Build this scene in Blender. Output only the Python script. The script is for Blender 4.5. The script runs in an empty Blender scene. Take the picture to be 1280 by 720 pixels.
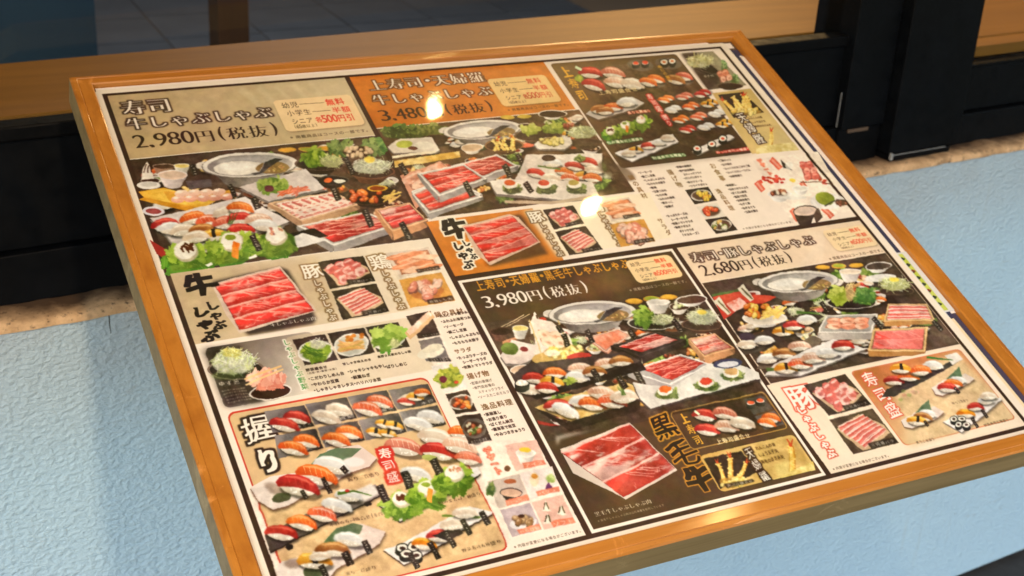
import bpy, bmesh, math, random, numpy as np
from mathutils import Matrix, Vector
EXPO=.48; DL=26.; BULB=420.; CL=75.; RL=60.
# ------------------------------------------------------------------ camera, sky, sun, exposure
sc=bpy.context.scene
Z0=1.23                                        # height of the low edge of the menu board
TH_=math.radians(22.0465)                      # slope of the board
cd=bpy.data.cameras.new('camera'); cam=bpy.data.objects.new('camera',cd); sc.collection.objects.link(cam); sc.camera=cam
cd.sensor_width=36.; cd.lens=1701.63/1280*36; cd.clip_end=200.; cd.clip_start=.02
_r,_u,_f=Vector((.89300,-.44694,.05287)),Vector((.13946,.38649,.91169)),Vector((.42790,.80677,-.40746))
cam.matrix_world=Matrix.Translation((-.31239,-1.00548,Z0+.81108))@Matrix((_r,_u,-_f)).transposed().to_4x4()
cd.dof.use_dof=True; cd.dof.focus_distance=1.42; cd.dof.aperture_fstop=10.
w=bpy.data.worlds.new('World'); sc.world=w; w.use_nodes=True; nt=w.node_tree; nt.nodes.clear()
sky=nt.nodes.new('ShaderNodeTexSky'); sky.sky_type='NISHITA'; sky.sun_disc=False
SUN=Vector((-1.05,-1.,.75)).normalized()
sky.sun_elevation=math.asin(SUN.z); sky.sun_rotation=math.atan2(SUN.x,SUN.y); sky.air_density=1.3; sky.dust_density=1.
bg=nt.nodes.new('ShaderNodeBackground'); bg.inputs[1].default_value=.15; wo=nt.nodes.new('ShaderNodeOutputWorld')
nt.links.new(sky.outputs[0],bg.inputs[0]); nt.links.new(bg.outputs[0],wo.inputs[0])
sl=bpy.data.lights.new('sun','SUN'); sl.energy=.98; sl.angle=math.radians(16); sl.color=(1.,.97,.93)
so=bpy.data.objects.new('sun',sl); sc.collection.objects.link(so); so.rotation_euler=SUN.to_track_quat('Z','Y').to_euler()
sc.view_settings.view_transform='Standard'; sc.view_settings.look='None'; sc.view_settings.exposure=EXPO; sc.view_settings.gamma=1.
sc.cycles.max_bounces=8; sc.cycles.use_denoising=True
def lamp(name,kind,loc,energy,col,size,target=None,**kw):
    l=bpy.data.lights.new(name,kind); l.energy=energy; l.color=col
    if kind=='AREA': l.shape='DISK'; l.size=size
    else: l.shadow_soft_size=size
    for k,v in kw.items(): setattr(l,k,v)
    o=bpy.data.objects.new(name,l); sc.collection.objects.link(o); o.location=loc
    if target is not None: o.rotation_euler=(Vector(loc)-Vector(target)).to_track_quat('Z','Y').to_euler()
    return o
# ------------------------------------------------------------------ the printed menu: drawing tools
# ---- sheet geometry: four corners of the printed border as measured on the reference print (pixels), and its true size (metres)
PW, PH = 0.96, 0.79349
_SRC=[(0,PH),(PW,PH),(PW,0),(0,0)]
_DST=[(127.5,118.),(901.,58.5),(1289.9,535.),(355.4,770.)]
def _homog(a,b):
    A=[]
    for (u,v),(x,y) in zip(a,b):
        A.append([u,v,1,0,0,0,-x*u,-x*v,-x]); A.append([0,0,0,u,v,1,-y*u,-y*v,-y])
    return np.linalg.svd(np.array(A))[2][-1].reshape(3,3)
HI=_homog(_DST,_SRC); HF=np.linalg.inv(HI)
def PX(u,v):
    q=HF@np.array((u,v,1.)); return (q[0]/q[2],q[1]/q[2])
U0,U1,V0,V1=-0.0085,0.9715,-0.0085,0.8020     # sheet extent
PPM=2400.; TW=int((.992-U0)*PPM); TH=int((V1-V0)*PPM)
def UV(pts):
    p=np.atleast_2d(np.asarray(pts,float)); q=np.c_[p,np.ones(len(p))]@HI.T
    return q[:,:2]/q[:,2:]
def P(pts):
    q=UV(pts); return np.c_[(q[:,0]-U0)*PPM,(V1-q[:,1])*PPM]
rng=np.random.RandomState(7)
# tileable noise
def _mknoise(n=512):
    out=np.zeros((n,n),np.float32)
    for o,(k,a) in enumerate([(8,1),(16,.6),(32,.4),(64,.25),(128,.16)]):
        g=rng.rand(k,k).astype(np.float32); x=np.arange(n)*k/n; i=x.astype(int); t=x-i; t=t*t*(3-2*t)
        g=np.pad(g,((0,1),(0,1)),'wrap')
        r=g[i]*(1-t)[:,None]+g[i+1]*t[:,None]
        out+=a*(r[:,i]*(1-t)[None]+r[:,i+1]*t[None])
    out-=out.mean(); return out/out.std()*.28
NZ=_mknoise()
def nz(X,Y,s=1.,st=1.,ang=0.,off=0):
    """noise lookup; s = feature size in texture px, st = stretch along ang"""
    c,sn=math.cos(ang),math.sin(ang); a=(X*c+Y*sn)/st; b=(-X*sn+Y*c)
    k=64./s
    i=(a*k/4+off*37).astype(np.int32)%512; j=(b*k/4+off*71).astype(np.int32)%512
    return NZ[j,i]
IMG=np.zeros((TH,TW,3),np.float32)
IMG[:]=(250,232,212)
def _raster(E,w,h):
    """even-odd raster of edges (N,4) into h*w bool"""
    m=np.zeros((h,w+1),np.int32)
    x0,y0,x1,y1=E.T; sw=y0>y1
    x0,x1=np.where(sw,x1,x0),np.where(sw,x0,x1); y0,y1=np.where(sw,y1,y0),np.where(sw,y0,y1)
    r0=np.clip(np.ceil(y0-.5),0,h).astype(int); r1=np.clip(np.ceil(y1-.5),0,h).astype(int)
    n=r1-r0; k=n>0
    if not k.any(): return np.zeros((h,w),bool)
    x0,y0,x1,y1,r0,n=[a[k] for a in (x0,y0,x1,y1,r0,n)]
    idx=np.repeat(np.arange(len(n)),n); rows=r0[idx]+np.arange(n.sum())-np.repeat(np.cumsum(n)-n,n)
    xs=x0[idx]+(rows+.5-y0[idx])*(x1-x0)[idx]/(y1-y0)[idx]
    cols=np.clip(np.ceil(xs-.5),0,w).astype(int)
    np.add.at(m,(rows,cols),1)
    return (np.cumsum(m,1)[:,:w]&1).astype(bool)
def box(m,r):
    r=int(max(1,round(r)))
    for ax in (0,1):
        for _ in (0,1):
            c=np.cumsum(np.pad(m,[(r+1,r) if a==ax else (0,0) for a in (0,1)],'edge'),ax,dtype=np.float32)
            n=m.shape[ax]
            m=(np.take(c,range(2*r+1,2*r+1+n),ax)-np.take(c,range(0,n),ax))/(2*r+1)
    return m
def col_of(c,X,Y):
    return c(X,Y) if callable(c) else np.array(c,np.float32)
def blend(x0,y0,m,c,a=1.):
    h,w=m.shape; xa,ya=max(0,x0),max(0,y0); xb,yb=min(TW,x0+w),min(TH,y0+h)
    if xa>=xb or ya>=yb: return
    m=m[ya-y0:yb-y0,xa-x0:xb-x0]
    if callable(c):
        Y,X=np.mgrid[ya:yb,xa:xb].astype(np.float32); C=c(X,Y)
    else: C=np.array(c,np.float32)
    m=(m*a)[...,None].astype(np.float32)
    IMG[ya:yb,xa:xb]=IMG[ya:yb,xa:xb]*(1-m)+C*m
def fillT(T,c,a=1.,blur=0):
    if T[:,0].max()<0 or T[:,1].max()<0 or T[:,0].min()>TW or T[:,1].min()>TH: return
    pad=int(blur*2+2)
    x0=int(math.floor(T[:,0].min()))-pad; y0=int(math.floor(T[:,1].min()))-pad
    w=int(T[:,0].max())-x0+pad+2; h=int(T[:,1].max())-y0+pad+2
    S=T-(x0,y0); E=np.c_[S,np.roll(S,-1,0)]
    m=_raster(E,w,h).astype(np.float32)
    if blur: m=box(m,blur)
    blend(x0,y0,m,c,a)
def fill(pts,c,a=1.,blur=0): fillT(P(pts),c,a,blur)
def grad(p0,p1,c0,c1,n=0.,s=20,st=1,ang=0):
    a,b=P([p0,p1]); d=(b-a)/((b-a)@(b-a)+1e-9); c0=np.array(c0,np.float32); c1=np.array(c1,np.float32)
    def f(X,Y):
        t=np.clip((X-a[0])*d[0]+(Y-a[1])*d[1],0,1)
        if n: t=np.clip(t+n*nz(X,Y,s,st,ang),0,1)
        return c0+(c1-c0)*t[...,None]
    return f
def noisy(c0,c1,s=20,st=1,ang=0,th=0.,k=1.5,off=0):
    c0=np.array(c0,np.float32); c1=np.array(c1,np.float32)
    def f(X,Y):
        t=np.clip(.5+k*(nz(X,Y,s,st,ang,off)-th),0,1); return c0+(c1-c0)*t[...,None]
    return f
def ellp(cx,cy,rx,ry,rot=0,n=28,a0=0,a1=360,wob=0):
    t=np.radians(np.linspace(a0,a1,n,endpoint=(a1-a0)<360)); r=math.radians(rot)
    k=1+wob*(rng.rand(len(t))-.5)
    x=rx*np.cos(t)*k; y=ry*np.sin(t)*k
    return np.c_[cx+x*math.cos(r)-y*math.sin(r),cy+x*math.sin(r)+y*math.cos(r)]
def ell(cx,cy,rx,ry,rot,c,a=1.,blur=0,wob=0,a0=0,a1=360): fill(ellp(cx,cy,rx,ry,rot,28,a0,a1,wob),c,a,blur)
def ribbon(pts,w0,w1=None,wm=None):
    p=np.asarray(pts,float); n=len(p); w1=w0 if w1 is None else w1
    t=np.linspace(0,1,n); w=w0+(w1-w0)*t
    if wm is not None: w=w+(wm-(w0+w1)/2)*np.sin(np.pi*t)
    d=np.gradient(p,axis=0); d/=np.linalg.norm(d,axis=1)[:,None]+1e-9; nn=np.c_[-d[:,1],d[:,0]]
    return np.r_[p+nn*w[:,None]/2,(p-nn*w[:,None]/2)[::-1]]
def line(pts,w,c,a=1.,w1=None,wm=None,blur=0): fill(ribbon(pts,w,w1,wm),c,a,blur)
def bez(p0,p1,p2,n=8):
    t=np.linspace(0,1,n)[:,None]; p0,p1,p2=map(np.array,(p0,p1,p2)); return (1-t)**2*p0+2*t*(1-t)*p1+t*t*p2
def lerp(a,b,t): return (a[0]+(b[0]-a[0])*t,a[1]+(b[1]-a[1])*t)
def bil(q,s,t):
    "q=TL,TR,BR,BL ; s right, t down"
    return lerp(lerp(q[0],q[1],s),lerp(q[3],q[2],s),t)
def sub(q,s0,t0,s1,t1): return [bil(q,s0,t0),bil(q,s1,t0),bil(q,s1,t1),bil(q,s0,t1)]
def rrect(q,r=.06):
    """rounded quad, r in metres, q photo TL & BR only or 4 pts; built on the sheet plane"""
    T=UV(q); x0,x1=T[:,0].min(),T[:,0].max(); y0,y1=T[:,1].min(),T[:,1].max()
    if len(T)==4: x0=(T[0,0]+T[3,0])/2; x1=(T[1,0]+T[2,0])/2; y1=(T[0,1]+T[1,1])/2; y0=(T[2,1]+T[3,1])/2
    out=[]
    for cx,cy,a in ((x1-r,y1-r,0),(x0+r,y1-r,90),(x0+r,y0+r,180),(x1-r,y0+r,270)):
        for k in range(6):
            t=math.radians(a+k*18); out.append((cx+r*math.cos(t),cy+r*math.sin(t)))
    q=np.array(out); return np.c_[(q[:,0]-U0)*PPM,(V1-q[:,1])*PPM]
def rfill(q,r,c,a=1.,blur=0): fillT(rrect(q,r),c,a,blur)
def rline(q,r,w,c):
    T=rrect(q,r); ce=(T.max(0)+T.min(0))/2; hw=(T.max(0)-T.min(0))/2
    I=ce+(T-ce)*(1-w/hw)
    x0,y0=(np.floor(T.min(0))-2).astype(int); x1,y1=(np.ceil(T.max(0))+2).astype(int)
    E=[np.c_[S-(x0,y0),np.roll(S,-1,0)-(x0,y0)] for S in (T,I)]
    blend(x0,y0,_raster(np.vstack(E),x1-x0,y1-y0).astype(np.float32),c)
# ---- lettering
_G={}
def glyph(ch):
    if ch in _G: return _G[ch]
    cu=bpy.data.curves.new('g','FONT'); cu.body=ch; cu.size=1; cu.resolution_u=6
    ob=bpy.data.objects.new('g',cu); bpy.context.collection.objects.link(ob)
    me=ob.to_mesh(); n=len(me.polygons)
    if n==0: r=None
    else:
        v=np.zeros(len(me.vertices)*3); me.vertices.foreach_get('co',v); v=v.reshape(-1,3)[:,:2]
        # weld by position
        key=np.round(v*1e4).astype(np.int64); _,inv=np.unique(key,axis=0,return_inverse=True); inv=inv.ravel()
        cnt={}
        for p in me.polygons:
            q=list(p.vertices)
            for a,b in zip(q,q[1:]+q[:1]):
                a,b=int(inv[a]),int(inv[b]); k=(min(a,b),max(a,b)); cnt[k]=cnt.get(k,0)+1
        pos=np.zeros((inv.max()+1,2)); pos[inv]=v
        E=np.array([[*pos[a],*pos[b]] for (a,b),c in cnt.items() if c&1])
        r=(E,v[:,0].min(),v[:,0].max(),v[:,1].min(),v[:,1].max())
    ob.to_mesh_clear(); bpy.data.objects.remove(ob); bpy.data.curves.remove(cu)
    _G[ch]=r; return r
def shiftmax(m,dx,dy):
    o=m.copy()
    for k in range(1,dx+1): o[:,k:]|=m[:,:-k]; o[:,:-k]|=m[:,k:]
    m=o.copy()
    for k in range(1,dy+1): o[k:]|=m[:-k]; o[:-k]|=m[k:]
    return o
SMALL='ゃゅょっァィゥェォャュョッ'
def textmask(s,w,h,vert=False,style='min',seed=0,tight=True):
    """coverage mask h*w with the string filling the box"""
    S=3 if max(w,h)<900 else 2; W,H=int(w*S)+1,int(h*S)+1; M=np.zeros((H,W),bool); rr=np.random.RandomState(seed)
    adv=_adv(s,vert)
    tot=sum(adv); c=0
    for ch,a in zip(s,adv):
        if vert: x0,x1,y0,y1=0,W,H*c/tot,H*(c+a)/tot
        else: x0,x1,y0,y1=W*c/tot,W*(c+a)/tot,0,H
        c+=a
        g=glyph(ch) if ch!=' ' else None
        if g is None: continue
        E,gx0,gx1,gy0,gy1=g; E=E.copy()
        if ord(ch)<0x2000 or ch in '()':   # latin: fit to width, cap height
            sx=(x1-x0)*.9/max(gx1-gx0,.28 if ch not in '()' else .5); 
            if ch in ',.': bx=x0+(x1-x0)*.15; sx=(x1-x0)*.6/(gx1-gx0); ty=.86; sy=(y1-y0)*.34/max(gy1-gy0,.05) if ch==',' else (y1-y0)*.15/(gy1-gy0); yb=y1+(y1-y0)*.12; E[:,[1,3]]=yb-(E[:,[1,3]]-gy0)*sy; E[:,[0,2]]=bx+(E[:,[0,2]]-gx0)*sx
            else:
                hh=1.02 if ch in '()' else .92
                sy=(y1-y0)*hh/(gy1-gy0); E[:,[1,3]]=y1-(y1-y0)*(1-hh)/2-(E[:,[1,3]]-gy0)*sy; E[:,[0,2]]=x0+((x1-x0)-(gx1-gx0)*sx)/2+(E[:,[0,2]]-gx0)*sx
        else:
            # keep em-box placement
            gw=1.0; ex=(x1-x0); ey=(y1-y0)
            if a<1: E[:,[0,2]]=x0+ex/2+(E[:,[0,2]]-(gx0+gx1)/2)*ey; E[:,[1,3]]=y0+ey/2-(E[:,[1,3]]-(gy0+gy1)/2)*ey
            else:
                dx=(ex*.0); E[:,[0,2]]=x0+E[:,[0,2]]*ex*_EMX[0]; E[:,[1,3]]=y1-(E[:,[1,3]]-_EMX[1])*ey*_EMX[0]
        if style=='brush':
            k=(x1-x0)*.032
            for i in (0,2):
                X,Y=E[:,i].copy(),E[:,i+1].copy(); q=(x1-x0)
                E[:,i]+=k*np.sin(Y/q*9+rr.rand()*0+seed)+k*.6*np.sin(X/q*21+Y/q*13); E[:,i+1]+=k*np.sin(X/q*8+seed)-.12*(X-x0)+k*.5*np.sin(Y/q*23)
        m=_raster(E,W,H)
        if style=='min' :
            e=max(1,int(round((y1-y0)*.019))) if (y1-y0)>20 else 0
            for _ in range(e):
                q=m.copy(); q[1:]&=m[:-1]; q[:-1]&=m[1:]; m=q
            m=shiftmax(m,max(1,int((y1-y0)*.024)),0)
        elif style=='bold': k=max(1,int((y1-y0)*.018)); m=shiftmax(m,k,k)
        elif style=='brush': k=max(1,int((x1-x0)*(.038 if m.mean()*W*H<.19*(x1-x0)*(y1-y0) else .012))); m=shiftmax(m,int(k*1.5),k)
        M|=m
    M=M[:H//S*S,:W//S*S].reshape(H//S,S,W//S,S).mean((1,3)).astype(np.float32)
    return M
_EMX=[.93,-.10]
def _adv(s,vert):
    a=[{' ':.4,',':.32,'.':.32}.get(ch,.5 if ch in '()（）・' else .6) if (ord(ch)<0x2000 or ch in '（）・') else 1. for ch in s]
    return [1. if (vert and q>.5) else q for q in a]
def text(s,tl,br,c=(40,25,15),k=1.,**kw):
    "horizontal: starts at tl, ends at the x of br; vertical: starts at tl, ends at the y of br; the letters are k times as high as wide"
    vert=kw.get('vert',False); u0,v0=UV([tl])[0]; n=sum(_adv(s,vert)); lo,hi=0.,1.2
    for _ in range(30):
        m=(lo+hi)/2
        if (PX(u0,v0-m)[1]<br[1]) if vert else (PX(u0+m,v0)[0]<br[0]): lo=m
        else: hi=m
    e=m/n; a=(u0-U0,V1-v0); b=(a[0]+e*k,a[1]+m) if vert else (a[0]+m,a[1]+e*k)
    textT(s,np.array([a,b])*PPM,c,**kw)
def textQ(s,tl,br,c=(40,25,15),**kw): textT(s,P([tl,br]),c,**kw)
def textT(s,T,c=(40,25,15),out=None,ow=2,glow=None,gw=6,ga=1.,vert=False,style='min',seed=0,a=1.):
    x0,y0=T.min(0); x1,y1=T.max(0)
    if x1-x0<3 or y1-y0<3: return
    m=textmask(s,x1-x0,y1-y0,vert,style,seed); pad=int(max(gw*2 if glow is not None else 0,ow if out is not None else 0,1)*1.5+2)
    m=np.pad(m,pad); X,Y=int(round(x0))-pad,int(round(y0))-pad
    if glow is not None:
        g=shiftmax(m>.3,int(gw*.6),int(gw*.6)).astype(np.float32); g=box(g,gw*.5); blend(X,Y,np.clip(g*1.2,0,1),glow,ga)
    if out is not None:
        o=shiftmax(m>.3,int(ow),int(ow)).astype(np.float32); blend(X,Y,box(o,1),out)
    blend(X,Y,m,c,a)
# ---- printed food pictures, drawn piece by piece
def rr(a,b): return a+(b-a)*rng.rand()
def jit(c,k): return tuple(np.clip(np.array(c)+rng.uniform(-k,k,3)*.5+rng.uniform(-k,k),0,255))
def leafpile(cx,cy,rx,ry,c0,c1,n=40,sz=6,rot=0,hl=(205,225,120)):
    ell(cx,cy+ry*.1,rx*.95,ry*.9,rot,c0,blur=2,wob=.25)
    for k in range(n):
        t=rng.rand()*6.28; r=rng.rand()**.5; x=r*math.cos(t)*rx; y=r*math.sin(t)*ry; q=math.radians(rot)
        px,py=cx+x*math.cos(q)-y*math.sin(q),cy+x*math.sin(q)+y*math.cos(q)
        f=np.clip(.5-.5*y/ry+rr(-.35,.35),0,1); c=tuple(np.array(c0)*(1-f)+np.array(c1)*f)
        a=rng.rand()*360; s=sz*rr(.5,1.1)
        ell(px,py,s,s*rr(.35,.7),a,c,wob=.5)
        if rng.rand()<.45: line([(px-s*.7*math.cos(math.radians(a)),py-s*.7*math.sin(math.radians(a))),(px+s*.7*math.cos(math.radians(a)),py+s*.7*math.sin(math.radians(a)))],.5,hl,.7,w1=.2)
def shreds(cx,cy,rx,ry,cs,n=90,L=9,w=.8,top=False):
    ell(cx,cy,rx*.92,ry*.92,0,tuple(np.array(cs[0])*.72),blur=2,wob=.1)
    for k in range(n):
        t=rng.rand()*6.28; r=rng.rand()**.5; x,y=cx+r*math.cos(t)*rx,cy+r*math.sin(t)*ry
        a=rng.rand()*6.28; l=L*rr(.5,1.2); b=rr(-.35,.35)*l
        dx,dy=math.cos(a)*l/2,math.sin(a)*l/2
        c=jit(cs[rng.randint(len(cs))],14); f=.78+.3*np.clip(.5-(y-cy)/ry*.5,0,1)
        line(bez((x-dx,y-dy),(x+dy*b/l*2,y-dx*b/l*2),(x+dx,y+dy),5),w*rr(.6,1.3),tuple(np.clip(np.array(c)*f,0,255)),w1=w*.5)
def chunks(cx,cy,rx,ry,cs,n=20,s=5,dark=(60,25,10),hl=(255,235,200)):
    ell(cx,cy,rx,ry,0,dark,.8,blur=2,wob=.15)
    P0=sorted([(cy+(rng.rand()*2-1)*ry*.8,cx+(rng.rand()*2-1)*rx*.82) for _ in range(n)])
    for y,x in P0:
        c=cs[rng.randint(len(cs))]; a=rr(0,180); q=s*rr(.6,1.15)
        ell(x,y+q*.2,q*1.05,q*.75,a,tuple(np.array(c)*.6),wob=.2)
        ell(x,y,q*.95,q*.62,a,c,wob=.25,blur=.6)
        ell(x-q*.2,y-q*.2,q*.38,q*.18,a,hl,.6,blur=1)
def bowl(cx,cy,rx,ry,d,inc,out,rim,rot=0):
    T=ellp(cx,cy,rx,ry,rot,24,0,180)
    b=ellp(cx,cy+d,rx*.55,ry*.55,rot,24,0,180)[::-1]
    fill(np.r_[T,b],grad((cx-rx,cy),(cx+rx,cy+d*.4),tuple(np.array(out)*1.15),tuple(np.array(out)*.7)))
    ell(cx,cy,rx,ry,rot,rim); ell(cx,cy+.4,rx*.92,ry*.86,rot,inc)
    ell(cx,cy-ry*.12,rx*.8,ry*.6,rot,tuple(np.array(inc)*.82),.5,blur=2)
def pot(cx,cy,rx,ry,rot=-3,d=14):
    # body, ears, rim, broth halves
    fill(np.r_[ellp(cx,cy+1,rx*.93,ry*.9,rot,24,0,180),ellp(cx+1,cy+d,rx*.62,ry*.7,rot,24,0,180)[::-1]],grad((cx-rx,cy),(cx+rx*.6,cy+d),(70,62,55),(170,160,150)))
    ell(cx-rx*.98,cy+ry*.02,rx*.16,ry*.30,rot,(225,212,198)); ell(cx+rx*.98,cy-ry*.02,rx*.16,ry*.30,rot,(232,220,206))
    ell(cx,cy,rx*1.02,ry*1.02,rot,(120,110,102)); ell(cx,cy-.6,rx,ry*.98,rot,(232,222,210))
    ell(cx,cy+.2,rx*.90,ry*.84,rot,grad((cx-rx,cy-ry),(cx+rx,cy+ry),(140,132,126),(196,188,180)))
    ell(cx,cy-ry*.3,rx*.7,ry*.35,rot,(205,198,192),.5,blur=3)
    ell(cx-rx*.22,cy+ry*.22,rx*.55,ry*.55,rot,(236,226,212)); ell(cx-rx*.25,cy+ry*.1,rx*.4,ry*.3,rot,(250,244,234),.7,blur=3)
    ell(cx+rx*.48,cy+ry*.22,rx*.36,ry*.48,rot,(150,120,72))
    for k in range(16): ell(cx+rx*rr(.3,.75),cy+ry*rr(.0,.5),rr(1,2.6),rr(.5,1.1),rr(-40,40),jit((205,165,95),30))
    s=np.array([(.02,.72),(.2,.55),(.26,.2),(.34,-.25),(.56,-.55),(.74,-.52),(.70,-.40),(.56,-.1),(.42,.25),(.28,.62),(.12,.84)])*(rx,ry)*.95+(cx,cy)
    fill(s,grad((cx,cy-ry),(cx,cy+ry),(52,48,46),(95,90,86)))
    line(s[:6],.8,(190,182,175))
def tray(q,d=8,rim=(236,226,216),side=(175,165,160),wood=False,inner=None):
    "q photo quad TL,TR,BR,BL of the rim; d drop in px"
    if wood: rim,side=(232,190,130),(196,140,78)
    q=[np.array(p,float) for p in q]
    dn=np.array((0,d))
    fill([q[3],q[2],q[2]+dn*.8+(-1.5,0),q[3]+dn+(1.5,0)],grad(q[3],q[2],side,tuple(np.array(side)*.82)))
    fill([q[2],q[1],q[1]+dn*.5,q[2]+dn*.8],tuple(np.array(side)*.62))
    fill([q[0],q[3],q[3]+dn,q[0]+dn*.5],tuple(np.array(side)*.85))
    fill(q,rim); I=sub(q,.035,.06,.965,.94)
    fill(I,inner or tuple(np.array(rim)*.72))
    return sub(q,.06,.09,.94,.9)
def meat(q,n=3,red=(205,45,40),fat=(248,190,170),marb=.25,s=14,edge=True,vert=False):
    "rolled slices lying across quad q"
    fill(q,tuple(np.array(red)*.55))
    for k in range(n):
        a,b=k/n,(k+1)/n
        S=sub(q,a,0,b,1) if vert else sub(q,0,a,1,b)
        o=rng.randint(9); an=math.atan2(P([q[1]])[0,1]-P([q[0]])[0,1],P([q[1]])[0,0]-P([q[0]])[0,0]); an+= math.pi/2 if vert else 0
        f1=noisy(red,fat,s,3.,an,marb,3.2,o)
        (u0,u1)=(S[0],S[3]) if not vert else (S[0],S[1])
        T=P([u0,u1]); d=(T[1]-T[0])/((T[1]-T[0])@(T[1]-T[0])+1e-9)
        def f(X,Y,f1=f1,T=T,d=d):
            c=f1(X,Y); r=nz(X,Y,s*2.2,1.8,an+.35,o+3); g=np.exp(-((r-.06)/.032)**2)[...,None]*.8*(nz(X,Y,s*5,1,0,o)>-.12)[...,None]; c=c*(1-g)+np.array(fat)*g; t=np.clip((X-T[0,0])*d[0]+(Y-T[0,1])*d[1],0,1)[...,None]
            sh=.82+.32*np.exp(-((t-.35)/.28)**2); c=c*sh
            e=np.exp(-((t-.04)/.07)**2)*.75 if edge else 0
            return np.clip(c*(1-e)+np.array(fat)*e,0,255)
        w=.02
        P4=[np.array(p,float) for p in S]; c=sum(P4)/4
        P4=[c+(p-c)*.985 for p in P4]
        fill(P4,f)
        hs=np.linalg.norm(np.array(S[3])-np.array(S[0])) if not vert else 6.
        if not vert:
            line([S[0],bil(S,.5,rr(-.02,.04)),S[1]],max(.7,hs*.085),tuple(np.clip(np.array(fat)*1.04,0,255)),.9)
            if hs>10:
                for j in range(4):
                    s0=rr(.05,.75); p=[bil(S,min(1,s0+.07*i),np.clip(.12+.17*i+rr(-.05,.05),0,1)) for i in range(5)]; line(p,rr(.8,1.8),fat,.85,w1=.5)
        # streaks of fat
        for j in range(int(5+4*(marb<.2))):
            s0=rr(.05,.9); t0=rr(.15,.9); l=rr(.05,.22)
            p=[bil(S,np.clip((s0+l*i/4),0,1),np.clip(t0+rr(-.10,.10)-.12*i/4,0.02,.98)) if not vert else bil(S,np.clip(t0+rr(-.1,.1),0.02,.98),np.clip(s0+l*i/4,0,1)) for i in range(5)]
            line(p,rr(.5,1.3),fat,.75,w1=.3)
def slices(q,n=6,red=(222,95,85),fat=(250,215,195)):
    "overlapping pork slices with fat edge"
    fill(q,(200,120,100))
    for r in range(2 if n>5 else 1):
        pass
    for k in range(n):
        S=sub(q,0,k/n,1,min(1,(k+1.15)/n)); S=[np.array(p) for p in S]
        m0,m1=(S[0]+S[3])/2,(S[1]+S[2])/2; w=np.linalg.norm(S[3]-S[0]); sag=np.array((0,-w*.25*math.sin(k*2.1)))
        for tt,ww,c in ((0,.95,fat),(.0,.55,red),(.12,.14,tuple(np.array(red)*.5+np.array(fat)*.5)),(-.33,.12,(255,240,225))):
            dd=(S[3]-S[0])*tt; line(bez(m0+dd,(m0+m1)/2+dd+sag,m1+dd,9),w*ww*rr(.85,1.1),jit(c,6),w1=w*ww*.8)
def folded(q,nx=3,ny=3,red=(222,100,92),fat=(250,210,195)):
    "ruffled lumps of sliced meat"
    fill(q,tuple(np.array(red)*.75))
    w=np.linalg.norm(np.array(q[1])-np.array(q[0]))/nx; h=np.linalg.norm(np.array(q[3])-np.array(q[0]))/ny
    an=math.degrees(math.atan2(q[1][1]-q[0][1],q[1][0]-q[0][0]))
    for j in range(ny):
        for i in range(nx):
            x,y=bil(q,(i+.5+.2*(j%2)-.1)/nx,(j+.5)/ny)
            ell(x,y,w*.56,h*.6,an,noisy(red,fat,12,2,rr(0,3),.1,2.5,rng.randint(9)),wob=.12)
            ell(x-w*.1,y-h*.25,w*.4,h*.13,an-8,fat,.9,blur=1); ell(x+w*.1,y+h*.1,w*.26,h*.16,an+15,tuple(np.array(red)*.86),.8,blur=2)
KIND=dict(tuna=((214,44,40),(150,20,22),(240,120,100)),salmon=((238,120,40),(200,70,20),(255,190,130)),shrimp=((240,130,80),(210,70,40),(255,235,220)),
 white=((240,226,205),(205,180,155),(255,250,240)),tai=((238,205,180),(205,150,120),(255,240,225)),egg=((240,185,60),(205,130,30),(255,225,130)),squid=((240,236,228),(205,200,195),(255,255,252)),
 anago=((205,140,70),(140,80,35),(235,190,130)),chu=((232,130,100),(200,80,60),(250,190,165)),uni=((240,160,30),(200,100,10),(255,210,90)),ham=((232,150,120),(190,95,75),(252,215,190)))
def sushi(x,y,L,ang=10,kind='tuna'):
    c,d,h=KIND[kind]; a=math.radians(ang); ca,sa=math.cos(a),math.sin(a)
    def M(p): p=np.atleast_2d(p)*L; return np.c_[x+p[:,0]*ca-p[:,1]*sa,y+p[:,0]*sa+p[:,1]*ca]
    ell(x+L*.05,y+L*.2,L*.5,L*.16,ang,(25,20,15),.55,blur=2)
    r=M(ellp(0,.1,.43,.17,0)); fill(r,grad(M((0,-.02))[0],M((0,.27))[0],(250,242,228),(196,180,158)))
    for k in range(7): q=M((rr(-.36,.36),rr(.12,.22)))[0]; ell(q[0],q[1],L*.035,L*.016,rr(0,180),(255,250,240),.8)
    t=np.array([(-.52,.10),(-.47,-.03),(-.3,-.15),(-.05,-.2),(.2,-.18),(.42,-.07),(.54,.1),(.5,.17),(.36,.12),(.15,.08),(-.1,.08),(-.32,.13),(-.46,.17)])
    fill(M(t),grad(M((0,-.2))[0],M((0,.15))[0],c,d,.6,10),blur=.7)
    line(M([(-.35,-.08),(-.1,-.13),(.15,-.12),(.35,-.05)]),L*.035,h,.65,wm=L*.06,blur=1)
    if kind in('salmon','shrimp','chu','tai','ham'):
        for k in range(6):
            u=-.36+k*.14; line(M([(u,-.13+abs(u)*.12),(u+.05,-.02),(u+.1,.07)]),L*.022,h,.75,w1=L*.01)
    if kind=='tuna':
        for k in range(4): u=-.3+k*.17; line(M([(u,-.12),(u+.1,.05)]),L*.012,h,.35)
    if kind=='egg': line(M([(.02,-.2),(.05,.1)]),L*.14,(30,28,25))
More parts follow.
